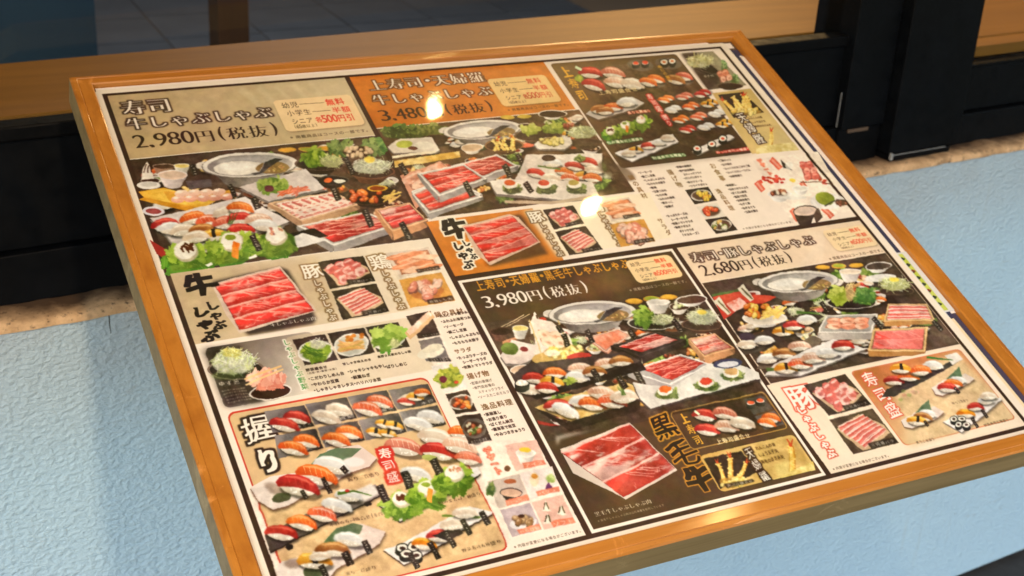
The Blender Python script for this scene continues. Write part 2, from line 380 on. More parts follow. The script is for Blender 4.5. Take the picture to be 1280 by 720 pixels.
def gunkan(x,y,r,top=(230,90,40)):
    fill(np.r_[ellp(x,y,r,r*.5,0,16,0,180),ellp(x,y+r*.75,r*.95,r*.5,0,16,0,180)[::-1]],grad((x-r,y),(x+r,y),(28,30,26),(70,72,62)))
    ell(x,y,r,r*.5,0,(35,35,30)); ell(x,y-.3,r*.86,r*.42,0,(240,232,215)); ell(x,y-r*.15,r*.7,r*.38,0,top,wob=.2)
    for k in range(5): ell(x+rr(-.5,.5)*r,y-r*.15+rr(-.25,.2)*r,r*.16,r*.1,0,tuple(np.clip(np.array(top)*1.3,0,255)))
def wrap(x,y,r,top=0):
    leafpile(x,y+r*.3,r*1.15,r*.75,(60,120,25),(165,205,70),26,r*.38,-8)
    ell(x,y-r*.05,r*.55,r*.48,0,(200,185,155),blur=1); ell(x-r*.05,y-r*.12,r*.5,r*.42,0,(246,238,222),wob=.12,blur=1)
    if top==0:
        for k in range(14): line([(x+rr(-.4,.4)*r,y-r*.3+rr(-.15,.15)*r),(x+rr(-.4,.4)*r,y-r*.15+rr(-.15,.2)*r)],r*.08,(90,45,20))
    elif top==1:
        ell(x-r*.1,y-r*.3,r*.25,r*.15,0,(130,160,50)); fill([(x+r*.05,y-r*.1),(x+r*.35,y+.0),(x+r*.25,y+r*.75),(x-r*.05,y+r*.6)],noisy((235,110,25),(250,160,60),6))
    else:
        for k in range(9): ell(x+rr(-.3,.3)*r,y-r*.3+rr(-.15,.15)*r,r*.09,r*.06,rr(0,90),jit((215,150,120),30))
def ptag(x0,y0,x1,y1,w=6.5,s='おすすめ',gold=False):
    line([(x0,y0),(x1,y1)],w,(38,30,24) if not gold else (60,45,15)); 
    line([(x0,y0),(x1,y1)],w*.86,(150,135,110) if not gold else (190,150,60),.35); line([(x0,y0),(x1,y1)],w*.74,(30,24,20))
    n=int(math.hypot(x1-x0,y1-y0)/3.2)
    for k in range(n):
        t=(k+.6)/(n+.2); cx,cy=x0+(x1-x0)*t,y0+(y1-y0)*t
        for _ in range(3): line([(cx+rr(-.28,.28)*w,cy+rr(-1,1)),(cx+rr(-.28,.28)*w,cy+rr(-1,1))],.55,(225,212,190),.85)
def plate(pts,c0=(235,225,215),c1=(190,180,172),t=3.,edge=(120,110,102)):
    p=np.array(pts,float); fill(p+(1.5,t+1),(20,15,10),.5,blur=3); fill(p+(0,t),edge); 
    fill(p,grad(p[np.argmin(p[:,1])],p[np.argmax(p[:,1])],c0,c1,.3,60))
def maki(x,y,r,c=(230,120,50)):
    ell(x,y+r*.7,r,r*.75,0,(28,30,26)); ell(x,y,r,r*.78,0,(35,36,30)); ell(x,y,r*.84,r*.62,0,(243,236,220)); ell(x,y,r*.42,r*.3,0,c)
def tempura(x,y,L,ang,tail=True):
    a=math.radians(ang); e=(x+L*math.cos(a),y+L*math.sin(a))
    p=bez((x,y),((x+e[0])/2+2,(y+e[1])/2),e,9)
    line(p,L*.26,(205,140,40),w1=L*.2); line(p+(-.6,-.6),L*.18,noisy((232,180,70),(252,225,140),6),w1=L*.14)
    for k in range(24):
        q=p[rng.randint(len(p))]; ell(q[0]+rr(-.13,.13)*L,q[1]+rr(-.13,.13)*L,rr(.6,1.6),rr(.5,1),0,jit((248,215,120),20))
    if tail:
        for s in (-1,1): line([e,(e[0]+L*.3*math.cos(a+s*.35),e[1]+L*.3*math.sin(a+s*.35))],L*.1,(215,70,30),w1=L*.03)
def dark(q,c0=(45,32,24),c1=(70,52,40)): fill(q,noisy(c0,c1,120,3,-.2))

def filler(q,n,sc=1.):
    "small dishes, garnish and tableware that fill the table between the main dishes"
    pts=sorted([bil(q,rr(.04,.96),rr(.05,.95)) for _ in range(n)],key=lambda p:p[1])
    for x,y in pts:
        k=rng.randint(9); r=sc*rr(8,13)
        ell(x+1,y+r*.45,r*1.15,r*.42,-5,(18,12,8),.5,blur=3)
        if k in(0,1): bowl(x,y,r,r*.36,r*.5,*[((70,40,28),(225,214,204),(240,230,220)),((120,70,40),(60,46,38),(110,92,78)),((225,190,120),(232,222,212),(244,236,226))][rng.randint(3)]); chunks(x,y-r*.15,r*.65,r*.24,[[(225,95,40),(240,160,60)],[(230,225,190),(205,215,140)],[(160,60,40),(235,190,150)]][rng.randint(3)],7,r*.26)
        elif k==2: leafpile(x,y,r*1.1,r*.6,(60,105,35),(150,190,85),16,r*.36,-6)
        elif k==3: plate([(x-r*1.2,y+r*.1),(x-r*.3,y-r*.4),(x+r*1.2,y-r*.2),(x+r*.4,y+r*.45)],(236,226,216),(205,190,180),1.5); sushi(x,y-1,r*1.3,rr(-10,10),['tuna','salmon','white','egg','shrimp','tai'][rng.randint(6)])
        elif k==4: sushi(x,y,r*1.7,rr(-12,12),['tuna','salmon','white','squid','chu','tai'][rng.randint(6)]); sushi(x+r*.7,y-r*.35,r*1.5,rr(-12,12),['salmon','egg','white'][rng.randint(3)])
        elif k==5: ell(x,y,r,r*.36,-4,(228,216,206)); ell(x,y-.5,r*.85,r*.27,-4,(205,192,182)); ell(x,y-.6,r*.5,r*.16,-4,[(60,32,22),(150,50,35),(120,140,60)][rng.randint(3)])
        elif k==6: bowl(x,y,r*1.1,r*.38,r*.4,(60,44,34),(66,48,38),(125,100,82)); shreds(x,y-r*.25,r*.85,r*.38,[(236,234,200),(215,222,165)],34,r*.7)
        elif k==7:
            for _ in range(3): line([(x-r,y+rr(-3,3)),(x+r,y-r*.5+rr(-3,3))],rr(1.2,2.6),jit((205,150,95),25))
            ell(x+2,y,r*.6,r*.25,-8,jit((200,90,60),30),blur=1)
        else: chunks(x,y,r,r*.4,[(235,170,70),(245,205,120),(210,110,50)],10,r*.34)
def RQ(u0,v1,u1,v0): return [PX(u0,v1),PX(u1,v1),PX(u1,v0),PX(u0,v0)]
DK=(58,36,26); WH=(250,232,214)
def rt(q,s0,t0,s1,t1,s,*a,**k): textQ(s,bil(q,s0,t0),bil(q,s1,t1),*a,**k)
def card(q,bg=(250,215,165),dk=(70,50,35),rd=(225,70,50)):
    rfill([(p[0]+1,p[1]+1.2) for p in q],.008,(110,80,50),.5,4); rfill(q,.007,bg)
    rt(q,.08,.08,.30,.28,'幼児',dk,style='x'); line([bil(q,.31,.19),bil(q,.62,.19)],.5,dk); rt(q,.63,.06,.88,.29,'無料',rd,style='bold')
    rt(q,.10,.34,.42,.53,'小学生',dk,style='x'); line([bil(q,.43,.45),bil(q,.66,.45)],.5,dk); rt(q,.67,.33,.92,.54,'半額',rd,style='bold')
    rt(q,.12,.60,.40,.80,'シニア',dk,style='x'); rt(q,.12,.82,.42,.93,'(65歳以上)',dk,style='x'); rt(q,.42,.6,.52,.80,'各',rd,style='bold'); rt(q,.50,.58,.93,.82,'500円引',rd,style='bold')
def listing(items,x0,y0,dx,dy,h,w,c=(45,30,22)):
    """items: strings; each next line is offset by (dx,dy); w px per char"""
    for k,s in enumerate(items):
        if not s: continue
        x,y=x0+dx*k,y0+dy*k
        # baseline follows the sheet
        a=UV([(x,y)])[0]; n=len(s)
        textQ(s,(x,y),PX(a[0]+w*n,a[1]-h),c,style='bold' if h>.0052 else 'x')
def strip(q,s,c=(225,215,200),bg=(30,22,18),st='x'):
    fill(q,bg,.8,1); rt(q,.05,.15,.95,.9,s,c,style=st)
def art():
    # dark printed border and the five panels
    fill(RQ(0,PH,PW,0),DK)
    p1=RQ(.0055,.7885,.3275,.0055); fill(p1,WH)
    p2=RQ(.3345,.7885,.9545,.3915); fill(p2,WH)
    p3=RQ(.3345,.3835,.6425,.0055); fill(p3,(252,238,222))
    p3i=RQ(.3385,.3795,.6385,.0095); dark(p3i,(72,50,32),(98,72,44))
    p4=RQ(.6495,.3835,.9545,.0055); fill(p4,(246,222,196))
    # ================= panel 1
    h=[(131,122),(434.5,99),(471,168),(157.5,200)]
    fill(RQ(.0055,.7885,.3275,.6630),grad(h[3],h[1],(196,166,122),(216,196,158),.25,160,2,.4))
    for k in range(5): line(bez((300+k*22,112-k*2),(325+k*20,125),(342+k*22,168-k*3),10),rr(4,9),(232,214,176),.35,w1=2,blur=5)
    text('寿司',(147,125),(212,143.5),(250,232,214),out=(75,52,38),ow=5,glow=(120,90,65),gw=8,ga=.7)
    text('牛しゃぶしゃぶ',(154,147),(338,158),(250,232,214),.95,out=(75,52,38),ow=5,glow=(120,90,65),gw=8,ga=.7)
    text('2,980円(税抜)',(163,169),(345,178),(48,26,18))
    card([(340,125.5),(440,119),(452,161),(358,168)][:2]+[(455,157),(358,165)])
    text('※掲載商品はコースの一部です。',(361,170),(462,167),(60,40,28),style='x')
    q=RQ(.0055,.6615,.3275,.4615); dark(q,(58,41,30),(112,84,64)); filler(q,80,1.15)
    # back row
    bowl(188,226,12,4,9,(70,40,28),(225,215,205),(210,200,190)); fill([(178,213),(184,202),(190,212),(193,224),(177,225)],(245,232,214)); 
    for k in range(3): line([(184+k*2.5,205+k*2),(180+k*5,216)],1.4,(70,40,25))
    bowl(205,208,14,3.4,10,(70,45,30),(160,120,95),(190,160,140)); bowl(227,207,10,2.6,12,(245,215,120),(235,225,210),(240,232,220))
    bowl(216,219,19,6,14,(238,205,180),(232,214,208),(242,230,224)); ell(186,232,15,5,0,(240,230,220)); ell(186,230.5,11,3,0,(215,205,195))
    ptag(240,206,245,219,8); fill([(232,226),(262,224),(264,234),(236,237)],(92,80,80))
    pot(312,207,59,16,-2,17)
    for x,y,c in ((358,188,(235,170,60)),(384,187,(160,170,60)),(408,186,(235,170,60))): ell(x,y,12,3,0,(215,160,70)); ell(x,y,10,2.2,0,c)
    bowl(399,205,32,9,9,(45,35,28),(50,36,28),(95,75,62)); leafpile(392,197,15,13,(70,125,30),(165,200,70),34,5); shreds(413,202,15,9,[(225,225,160),(200,215,130)],50,9)
    leafpile(425,185,17,9,(50,95,40),(140,175,90),30,6); leafpile(470,183,20,10,(60,110,50),(150,185,100),34,6); chunks(448,190,20,7,[(205,165,120),(225,195,155)],16,4)
    bowl(464,215,30,9,11,(60,40,30),(92,55,35),(120,75,52)); shreds(464,208,26,11,[(235,235,200),(215,225,175),(245,245,225)],110,9); ell(462,200,7,4,0,(245,215,90),blur=1)
    ptag(431,197,441,219,7); bowl(415,226,22,6,7,(30,26,24),(40,30,26),(85,75,66)); ell(409,226,5,3,0,(225,95,40)); ell(424,227,8,2.5,0,(240,235,215))
    # second row
    plate([(298,234),(382,212),(405,236),(336,252)],(240,228,220),(205,190,182)); leafpile(341,231,20,10,(80,135,40),(170,200,90),34,5); ell(336,236,6,4,0,(110,50,60))
    for k in range(20): line([(345+rr(0,30),243+rr(-4,4)),(362+rr(0,28),236+rr(-4,3))],1.6,jit((240,120,85),25))
    fill([(173,240),(205,235),(268,252),(250,262),(182,250)],noisy((215,150,40),(242,195,80),20,4,.1)); fill([(173,250),(180,247),(262,262),(244,266)],(205,140,35))
    fill([(205,240),(290,238),(294,248),(215,254)],(225,160,50))
    for r in range(2):
        for k in range(5-r): ell(223+k*15+r*4,249-r*7-k*.6,8.2,4.6,-5,grad((220,240),(225,255),(250,215,190),(225,150,125)));ell(221+k*15+r*4,247-r*7-k*.6,3.5,1.6,-5,(255,240,225),.8,blur=1)
    ell(192,264,14,6,0,(225,215,220)); ell(192,264,10,3.5,0,(150,60,60))
    plate([(187,273),(306,246),(362,278),(228,318)],(232,220,214),(200,186,180)); 
    for x,y,k,a in ((205,276,'tuna',-8),(212,281,'squid',0),(240,268,'salmon',-8),(262,272,'shrimp',-3),(282,262,'white',-6),(300,256,'salmon',5),(228,283,'white',-8),(252,283,'anago',-6),(282,274,'chu',-5),(300,269,'tuna',-4),(322,270,'tai',-2),(330,277,'squid',4),(266,290,'egg',-6),(300,283,'tuna',-3),(244,292,'white',-8)): sushi(x,y+3,34,a,k)
    for k in range(3): line([(286+k*2,280),(288+k*5,265)],1.8,(60,110,45),w1=.4)
    fill([(187,300),(212,315),(216,330),(196,318)],(160,40,35)); 
    I=tray([(335,254),(415,240),(449,256),(377,278)],9,wood=False,rim=(235,190,150),side=(215,165,125)); slices(I,6,(232,140,125),(250,220,200))
    for k in range(6): s=k/6; line([bil(I,s+.06,.05),bil(I,s+.12,.9)],4.5,(250,222,205),w1=4); line([bil(I,s+.1,.05),bil(I,s+.13,.4)],2.6,(215,110,100))
    I=tray([(371,283),(455,266),(503,280),(416,308)],10); meat(I,3,(212,38,42),(250,170,150),.42)
    ptag(316,247,323,261,8);ptag(416,235,423,251,8);ptag(286,231,293,247,7)
    bowl(463,247,32,10,8,(35,25,20),(45,30,25),(80,58,44)); chunks(457,245,22,7,[(225,90,35),(200,70,30),(240,130,50)],16,5); ell(472,236,13,4,0,(235,180,50)); ell(472,236,10,3,0,(150,70,20))
    for k in range(14): line([(482+rr(-6,8),252+rr(-6,3)),(490+rr(0,12),240+rr(-2,8))],2,jit((245,205,110),15))
    I=tray([(468,262),(512,254),(535,276),(490,290)],11,rim=(238,185,140),side=(225,160,110)); meat(I,3,(215,60,60),(250,190,175),.2)
    ptag(455,262,465,284,8);ptag(501,279,512,300,8)
    # leaf wraps
    fill([(205,330),(250,318),(392,286),(410,296),(300,318),(225,338)],(25,18,14)); fill([(365,297),(378,292),(409,301),(372,310)],(238,230,222)); 
    wrap(233,316,27,0); wrap(290,305,27,1); wrap(345,297,25,2); leafpile(318,306,16,11,(70,130,30),(165,205,75),30,5); leafpile(270,316,9,9,(70,130,30),(160,200,70),16,5)
    ptag(314,294,324,314,8); fill([(309,322),(319,318),(321,321),(311,324)],(245,240,230));fill([(257,332),(264,328),(266,331),(260,334)],(245,240,230))
    # beef / pork / chicken band
    b=RQ(.0055,.4600,.3275,.3490); fill(b,grad(b[3],b[1],(205,178,140),(250,236,216),.25,200))
    fill([(213,346),(395,320),(428,385),(250,420)],(196,168,128),.55,12)
    q=[(265,347),(356,334),(395,405),(308,420)]; fill([(266,352),(350,334),(360,338),(395,398),(392,405),(310,420),(282,385)],(40,30,26),.9,5)
    I=[(267,354),(350,335),(392,388),(301,414)]; fill([(264,355),(350,333),(396,389),(300,417),(281,392)],(215,190,170)); meat([(268,356),(350,336),(392,389),(300,413)],4,(218,40,42),(250,185,165),.5,16)
    text('牛',(224,344),(268,380),(28,20,16),.98,style='brush',seed=2); text('しゃぶ',(254,378),(266,414),(28,20,16),1.15,vert=True,style='brush',seed=3)
    text('しゃぶ',(236,384),(247,430),(28,20,16),1.25,vert=True,style='brush',seed=5); text('牛しゃぶしゃぶ肉',(336,404),(394,407),(235,225,210),style='min')
    G=dict(out=(140,110,75),ow=4,glow=(196,165,120),gw=6)
    text('豚',(372,330),(399,349),(252,240,222),style='bold',**G); text('しゃぶしゃぶ',(389,350),(402,402),(252,240,222),.95,vert=True,style='bold',**G)
    text('鶏',(456,318),(484,336),(252,240,222),style='bold',**G); text('しゃぶしゃぶ',(474,338),(492,388),(252,240,222),.95,vert=True,style='bold',**G)
    def meatcell(q,kind,cap,bg=(60,48,38)):
        fill(q,bg); s=sub(q,.03,.05,.97,.96)
        fill([bil(s,0,.25),bil(s,.65,0),bil(s,1,.45),bil(s,1,.7),bil(s,.45,1),bil(s,.2,1)],(215,180,140))
        I=[bil(s,.04,.2),bil(s,.72,.04),bil(s,.98,.62),bil(s,.3,.95)]
        if kind=='loin': folded(I,3,3)
        elif kind=='rib': slices(I,6)
        elif kind=='chick': fill(q,(225,205,185)); folded(sub(q,.08,.1,.95,.92),1,4,(238,150,105),(250,205,170))
        else: fill(q,(222,160,75)); chunks(*bil(q,.5,.5),(q[1][0]-q[0][0])*.42,(q[3][1]-q[0][1])*.34,[(240,175,150),(228,140,115),(246,200,175)],20,7.5,(190,110,60),(255,230,215))
        strip([bil(q,.42,.82),bil(q,.99,.82),bil(q,.99,.98),bil(q,.42,.98)],cap)
    meatcell([(397,328),(453,320),(469,352),(412,361)],'loin','三元豚ロース'); meatcell([(414,364),(470,355),(486,390),(428,400)],'rib','三元豚バラ')
    meatcell([(481,317),(535,309),(551,337),(500,347)],'chick','鶏しゃぶむね肉'); meatcell([(498,350),(551,341),(569,376),(512,386)],'cut','若鶏もも肉')
    # spring onion box
    rfill([(253,437),(388,414),(420,487),(283,509)],.006,grad((260,430),(400,480),(60,46,38),(250,236,216),.1,80))
    fill([(253,437),(300,432),(330,480),(330,503),(283,509)],(45,34,28),.85,10)
    bowl(295,462,36,13,9,(35,28,24),(40,30,24),(120,100,88)); shreds(292,453,29,16,[(238,236,205),(215,225,160),(246,246,225),(190,210,120)],170,12); shreds(290,441,14,6,[(245,230,120),(240,240,180)],40,8)
    ell(285,470,22,5,0,(90,120,50),.35,blur=3)
    bowl(338,490,27,10,6,(60,30,22),(225,205,190),(240,228,216),-6); leafpile(335,474,22,12,(225,130,105),(250,205,180),26,8,0,(250,225,210)); line([(305,474),(352,458)],2.6,(235,190,130));line([(307,481),(354,462)],2.2,(240,200,140))
    text('ゆず葱',(272,477),(298,483),(240,225,205),style='min')
    for k in range(5): text('旬の香り豊かな薬味',(276+k*2,488+k*3.6),(306+k*2,489+k*3.6),(200,185,165),style='x')
    text('しゃぶしゃぶ野菜',(352,425),(377,488),(60,140,60),1.,vert=True,style='bold',out=(250,240,225),ow=3)
    rfill([(353,423),(517,396),(533,465),(385,490)][0:1]+[(517,396),(536,464),(386,490)],.007,(216,194,160),.55,1)
    for i,q in enumerate([[(365,425),(405,418),(422,450),(381,458)],[(408,417.5),(454,410),(468,441),(425,449)],[(456,409.5),(497,403),(512,434),(471,440.5)]]):
        fill(q,(60,48,42)); c=bil(q,.5,.5); ell(c[0],c[1]+2,22,14,-8,(236,228,216)); ell(c[0],c[1]+2,20,12,-8,(205,200,185))
        if i==0:
            leafpile(c[0],c[1]+3,17,11,(70,130,25),(170,205,60),36,6); shreds(c[0]+3,c[1]-7,11,6,[(240,238,210),(220,230,160)],26,9)
            for k in range(12): line([(c[0]-16+rr(0,10),c[1]-8+rr(0,14)),(c[0]+rr(-2,14),c[1]+rr(0,10))],1.3,(50,115,25))
        elif i==1:
            for k in range(22): line([(c[0]-18+rr(0,5),c[1]+rr(-4,10)),(c[0]+14+rr(-6,3),c[1]+rr(-4,9))],2.2,jit((228,180,110),20))
            for k in range(9): ell(c[0]+rr(-6,14),c[1]+rr(-11,-3),3,2.2,0,jit((205,130,50),20))
        else:
            leafpile(c[0],c[1],19,13,(80,140,40),(175,210,95),30,10); shreds(c[0]+8,c[1]+8,7,6,[(240,240,170)],14,7)
    text('野菜盛合せ',(381,461),(408,461),style='bold',c=(50,35,25)); text('(白菜・葱・春菊・水菜)',(383,466),(420,461.5),style='x')
    text('甘しゃき味えのき',(427,454),(463,451),style='bold',c=(50,35,25)); text('長野さん家のちしゃ菜',(471,445),(513,441),style='bold',c=(50,35,25))
    listing(['・こだわりしめん台','・やわらか豆腐','・しゃきしゃきレタス'],384,472,3.6,7.2,.0058,.0046); listing(['・シャキシャキもやし','・絹麗ねぎ','・ハリハリ水菜'],433,463,4,7.4,.0058,.0046); listing(['・ぱりしめじ'],479,457,4,7,.0058,.0046)
    # nigiri box
    bx=[(284,516),(533,471.5),(636,686),(366,756)]
    rfill(bx,.009,(206,62,45)); I=[(286,518),(532,474),(634,684),(368,754)]; rfill(I,.008,grad((300,520),(600,700),(226,188,138),(220,180,130),.5,200))
    text('握',(296,522),(338,558),(250,238,222),1.05,style='brush',out=(50,32,24),ow=6,glow=(120,90,60),gw=8,seed=1); text('り',(314,561),(345,593),(250,238,222),1.35,style='brush',out=(50,32,24),ow=6,glow=(120,90,60),gw=8,seed=4)
    cells=[((330,515),(380,507),(392,533),(341,542),'tuna'),((381,506),(433,497),(445,523),(393,532),'white'),((434,496.5),(483,488),(496,513),(446,522.5),'shrimp'),((485,488),(534,480),(545,504),(497,513),'mix'),
           ((343,545),(393,536),(404,560),(348,574),'salmon'),((395,535),(446,526),(456,550),(406,560),'salmon2'),((447,525.5),(497,516),(508,541),(457,550.5),'egg'),((498,515.5),(546,507),(557,531),(509,540.5),'squid')]
    for a,b_,c_,d_,kd in cells:
        q=[a,b_,c_,d_]; fill(q,grad(a,c_,(150,140,136),(48,42,40),.2,60)); x,y=bil(q,.5,.55)
        if kd=='mix': 
            ell(x,y-1,20,6,-12,(205,190,170)); sushi(x-8,y+4,22,8,'tuna'); sushi(x+3,y-2,22,5,'egg'); sushi(x+12,y-7,20,5,'salmon')
        elif kd=='egg':
            sushi(x-9,y+5,24,14,'egg'); sushi(x+7,y+6,22,14,'egg'); sushi(x+2,y-5,22,14,'egg'); sushi(x+15,y-3,22,14,'egg')
        else:
            kk=kd.replace('2',''); sushi(x+10,y-5,34,13,kk); sushi(x-6,y+4,37,13,kk)
        rt(q,.6,.8,.97,.96,{'tuna':'まぐろ','white':'真鯛','shrimp':'海老','mix':'本日','salmon':'炙り','salmon2':'サーモン','egg':'玉子','squid':'いか'}[kd],(225,215,200),style='x')
    # painted platter sushi
    sushi(505,557,48,12,'ham'); sushi(545,545,46,12,'white'); sushi(548,563,46,12,'tuna'); sushi(580,541,40,14,'salmon'); sushi(575,556,44,14,'tai'); sushi(585,572,34,10,'chu'); ell(537,573,10,4,10,(170,175,95)); sushi(520,592,38,15,'squid')
    for q,s in (((470,561),'寿'),((474,576),'司'),((479,590),'盛')): text(s,q,(q[0]+17,q[1]+11),(250,232,220),style='bold',out=(205,45,35),ow=7)
    leafp=[(312,610),(338,596),(380,590),(410,562),(448,556),(471,573),(462,583),(440,590),(360,632),(342,636),(322,626)]
    plate(leafp,(228,205,192),(240,222,210),2,(130,95,75)); fill([(384,586),(400,568),(420,560),(452,561),(430,580)],(95,120,85)); ell(345,612,16,7,20,(150,120,105),.7,blur=3); ell(352,622,12,6,-10,(85,85,60)); ell(442,578,14,6,0,(242,230,224),blur=2)
    sushi(415,580,46,12,'squid'); sushi(396,592,52,14,'salmon'); sushi(373,605,54,14,'tuna')
    ptag(377,613,383,624,5.5); ptag(402,597,413,617,6); ptag(427,584,433,591,7); text('握り三貫盛り',(432,597),(473,594),(60,40,28),style='min')
    plate([(331,667),(345,661),(430,620),(468,605),(476,618),(338,690)],(140,125,115),(62,52,46),2,(30,24,20)); fill([(430,620),(462,604),(474,617),(452,628)],(232,222,212),.9,2)
    sushi(435,618,34,8,'squid'); line([(421,617),(440,613),(463,620)],4,(70,125,45),w1=1); ell(433,613,3,1.6,0,(190,40,40)); sushi(421,631,38,12,'squid'); sushi(403,642,38,14,'shrimp'); sushi(378,652,38,12,'salmon'); sushi(352,664,42,8,'tuna')
    ell(362,684,5,4,0,(35,28,24)); ell(459,630,5,3,0,(35,28,24)); text('本日の寿司盛合せ(五貫)',(411,654),(480,647),(60,40,28),style='min')
    # leaf wraps platter
    plate([(471,630),(480,632),(597,584),(601,593),(500,652)],(235,228,222),(225,215,208),2,(40,30,26)); wrap(502,626,22,0); wrap(534,613,22,1); wrap(568,594,22,2); leafpile(552,605,12,9,(60,120,25),(150,195,60),20,4.5); leafpile(518,622,10,8,(60,120,25),(150,195,60),14,4.5)
    for a in ((473,607,482,627),(505,590,513,611),(541,575,550,594)): ptag(*a,10)
    text('包み葉寿司三種盛り',(546,627),(599,618),(60,40,28),style='min')
    lp=[(343,712),(352,702),(380,694),(408,682),(420,662),(452,656),(482,664),(474,680),(420,712),(400,735),(350,735)]
    plate(lp,(225,202,190),(238,222,210),2,(130,95,75)); fill([(404,678),(420,662),(440,655),(453,658),(448,668),(430,676)],(80,115,75)); ell(366,704,12,6,-10,(125,95,85),.7,blur=3); ell(392,714,14,8,-10,(80,90,60))
    sushi(436,673,36,10,'squid'); sushi(416,685,42,4,'anago'); sushi(393,699,44,4,'egg'); sushi(400,694,26,0,'white')
    ptag(401,706,407,722,8);ptag(430,690,438,707,10);ptag(454,676,462,692,7); text('炙り三貫盛り',(430,716),(468,709),(60,40,28),style='min')
    plate([(479,687),(492,684),(585,634),(614,640),(613,643),(506,707)],(232,222,216),(238,230,224),2,(60,40,30)); 
    for x,y in ((503,687),(516,685),(508,694),(520,695)): maki(x,y-2,8,(60,40,34))
    sushi(530,678,32,6,'uni'); sushi(548,668,32,4,'tuna'); fill([(540,668),(570,660),(580,668),(560,676)],(45,38,34)); sushi(566,655,34,-2,'white'); line([(552,645),(600,648)],3,(95,140,45)); sushi(580,641,32,0,'white')
    for a in ((512,690,522,711),(536,677,548,698),(557,664,568,683),(577,651,588,669),(600,640,610,656)): ptag(*a,7)
    text('野菜寿司五種盛り',(575,686),(624,674),(60,40,28),style='min')
    # column of ingredients
    for q,k in (([(507,396),(538,389),(549,419),(522,424)],'skew'),([(522,427),(549,421),(563,452),(532,452)],'leaf'),([(537,458),(568,452),(585,485),(555,491)],'salad'),([(556,493),(584,488),(596,514),(569,519)],'fry'),([(570,522),(600,517),(614,551),(586,556)],'pot')):
        fill(q,(60,46,40)); c=bil(q,.5,.5)
        if k=='skew': line([(509,421),(540,393)],11,(225,180,130)); line([(510,417),(538,392)],7,noisy((235,190,160),(250,230,215),7)); strip(sub(q,.2,.85,1,1),'もちもち生麩')
        elif k=='leaf': fill(q,(120,112,108)); ell(538,441,17,7,-15,(232,222,200)); ell(540,436,13,5,-20,(215,205,180)); strip(sub(q,.1,.85,1,1),'うまうま餃子')
        elif k=='salad': fill(q,(235,225,215)); leafpile(*c,17,13,(110,140,40),(225,215,80),34,4.5); ell(c[0]-9,c[1]+3,5,4,0,(120,40,60)); ell(c[0]+8,c[1]+6,3,2,0,(215,60,40))
        elif k=='fry': ell(*c,15,10,-5,(235,225,210)); chunks(*c,13,8,[(225,95,40),(240,150,60),(200,70,30)],12,4)
        else: ell(*c,15,13,-5,(100,90,80)); chunks(*c,12,9,[(90,130,50),(225,215,180),(190,90,50)],16,3.5); strip(sub(q,.1,.86,1,1),'あさりの酒蒸し')
    T=(110,72,40)
    text('鍋の具材',(541,390),(577,392),T,1.1,style='bold'); listing(['・れんこつつ鶏つみれ','・ふわふわ海老つみれ','・ソーセージ','・絹ごし豆腐','・しゃぶしゃぶもち','・もちもち水餃子'],546,394,3.6,6.7,.0056,.0043)
    text('サラダ',(566,437),(588,443),T,1.05,style='bold'); listing(['・たっぷりチーズの','　シーザーサラダ','・完熟トマトサラダ'],569,446,3.4,5.9,.0056,.0043)
    text('揚げ物',(581,467),(609,471),T,1.05,style='bold'); listing(['・若鶏の唐揚げ','・専門店自慢の','　スティックフライ','・ソースたこのミルフィーユ'],586,478,3.2,5.7,.0052,.0040)
    text('逸品料理',(599,505),(638,509),T,1.05,style='bold'); listing(['・茶碗蒸し','・お造り盛り','・ばくだん納豆','・磯海苔で枝豆','・やみつききゅうり'],603,517,3.2,6.2,.0056,.0043)
    # dessert
    text('デザート',(603,560),(625,594),(246,180,150),vert=True,style='bold',out=(225,90,60),ow=2)
    for q,k in (([(630,558),(670,550),(682,581),(645,589)],0),([(608,603),(648,593),(661,625),(623,636)],1),([(649,592),(690,583),(700,615),(662,624.5)],2),([(624,638),(662,628),(677,662),(640,672)],3),([(664,628),(703,619),(719,654),(680,662)],4)):
        fill(q,(240,190,172) if k in(0,4) else (205,180,172)); c=bil(q,.5,.5)
        if k==0: bowl(c[0],c[1]-2,12,5,12,(250,240,225),(246,234,220),(252,244,232)); ell(c[0]-1,c[1]-6,7,3,0,(245,205,60)); ell(634,586,4,4,0,(120,80,50))
        elif k==1: fill(q,(205,185,170)); bowl(c[0]+3,c[1]+2,14,6,8,(225,180,150),(50,42,38),(60,50,46)); leafpile(613,612,6,8,(50,90,40),(130,150,70),12,3); ell(c[0]+2,c[1]-12,8,3,0,(180,100,60))
        elif k==2: fill(q,(240,222,212)); ell(c[0]-8,c[1]-4,6,9,0,(240,215,180)); ell(c[0]-8,c[1]-8,4,3,0,(225,150,60)); leafpile(c[0]+12,c[1]-6,6,5,(150,190,90),(210,225,150),8,3); fill([(c[0]+5,c[1]+8),(c[0]+10,c[1]-1),(c[0]+16,c[1]+8)],(120,60,110))
        elif k==3: fill(q,(190,170,172)); ell(c[0]+3,c[1]+4,17,7,-10,(225,215,215)); chunks(c[0]+3,c[1],12,6,[(140,100,60),(175,135,90)],10,5,(90,60,40)); ell(c[0],c[1]-5,4,2,0,(60,30,20))
        else:
            for x,y in ((-9,-8),(-8,8),(10,-3)): fill([(c[0]+x-5,c[1]+y+6),(c[0]+x,c[1]+y-7),(c[0]+x+6,c[1]+y+6)],(245,235,215)); line([(c[0]+x-1,c[1]+y-5),(c[0]+x-3,c[1]+y+4)],1.3,(60,50,30)); line([(c[0]+x+1,c[1]+y-5),(c[0]+x+4,c[1]+y+4)],1.3,(60,60,30))
        s=sub(q,.28,.78,.99,.98); fill(s,(238,128,95),.95); rt(s,.04,.1,.96,.95,['アイス','クリームブリュレ','パフェ','わらび餅','ソフト'][k],(250,225,205),style='x')
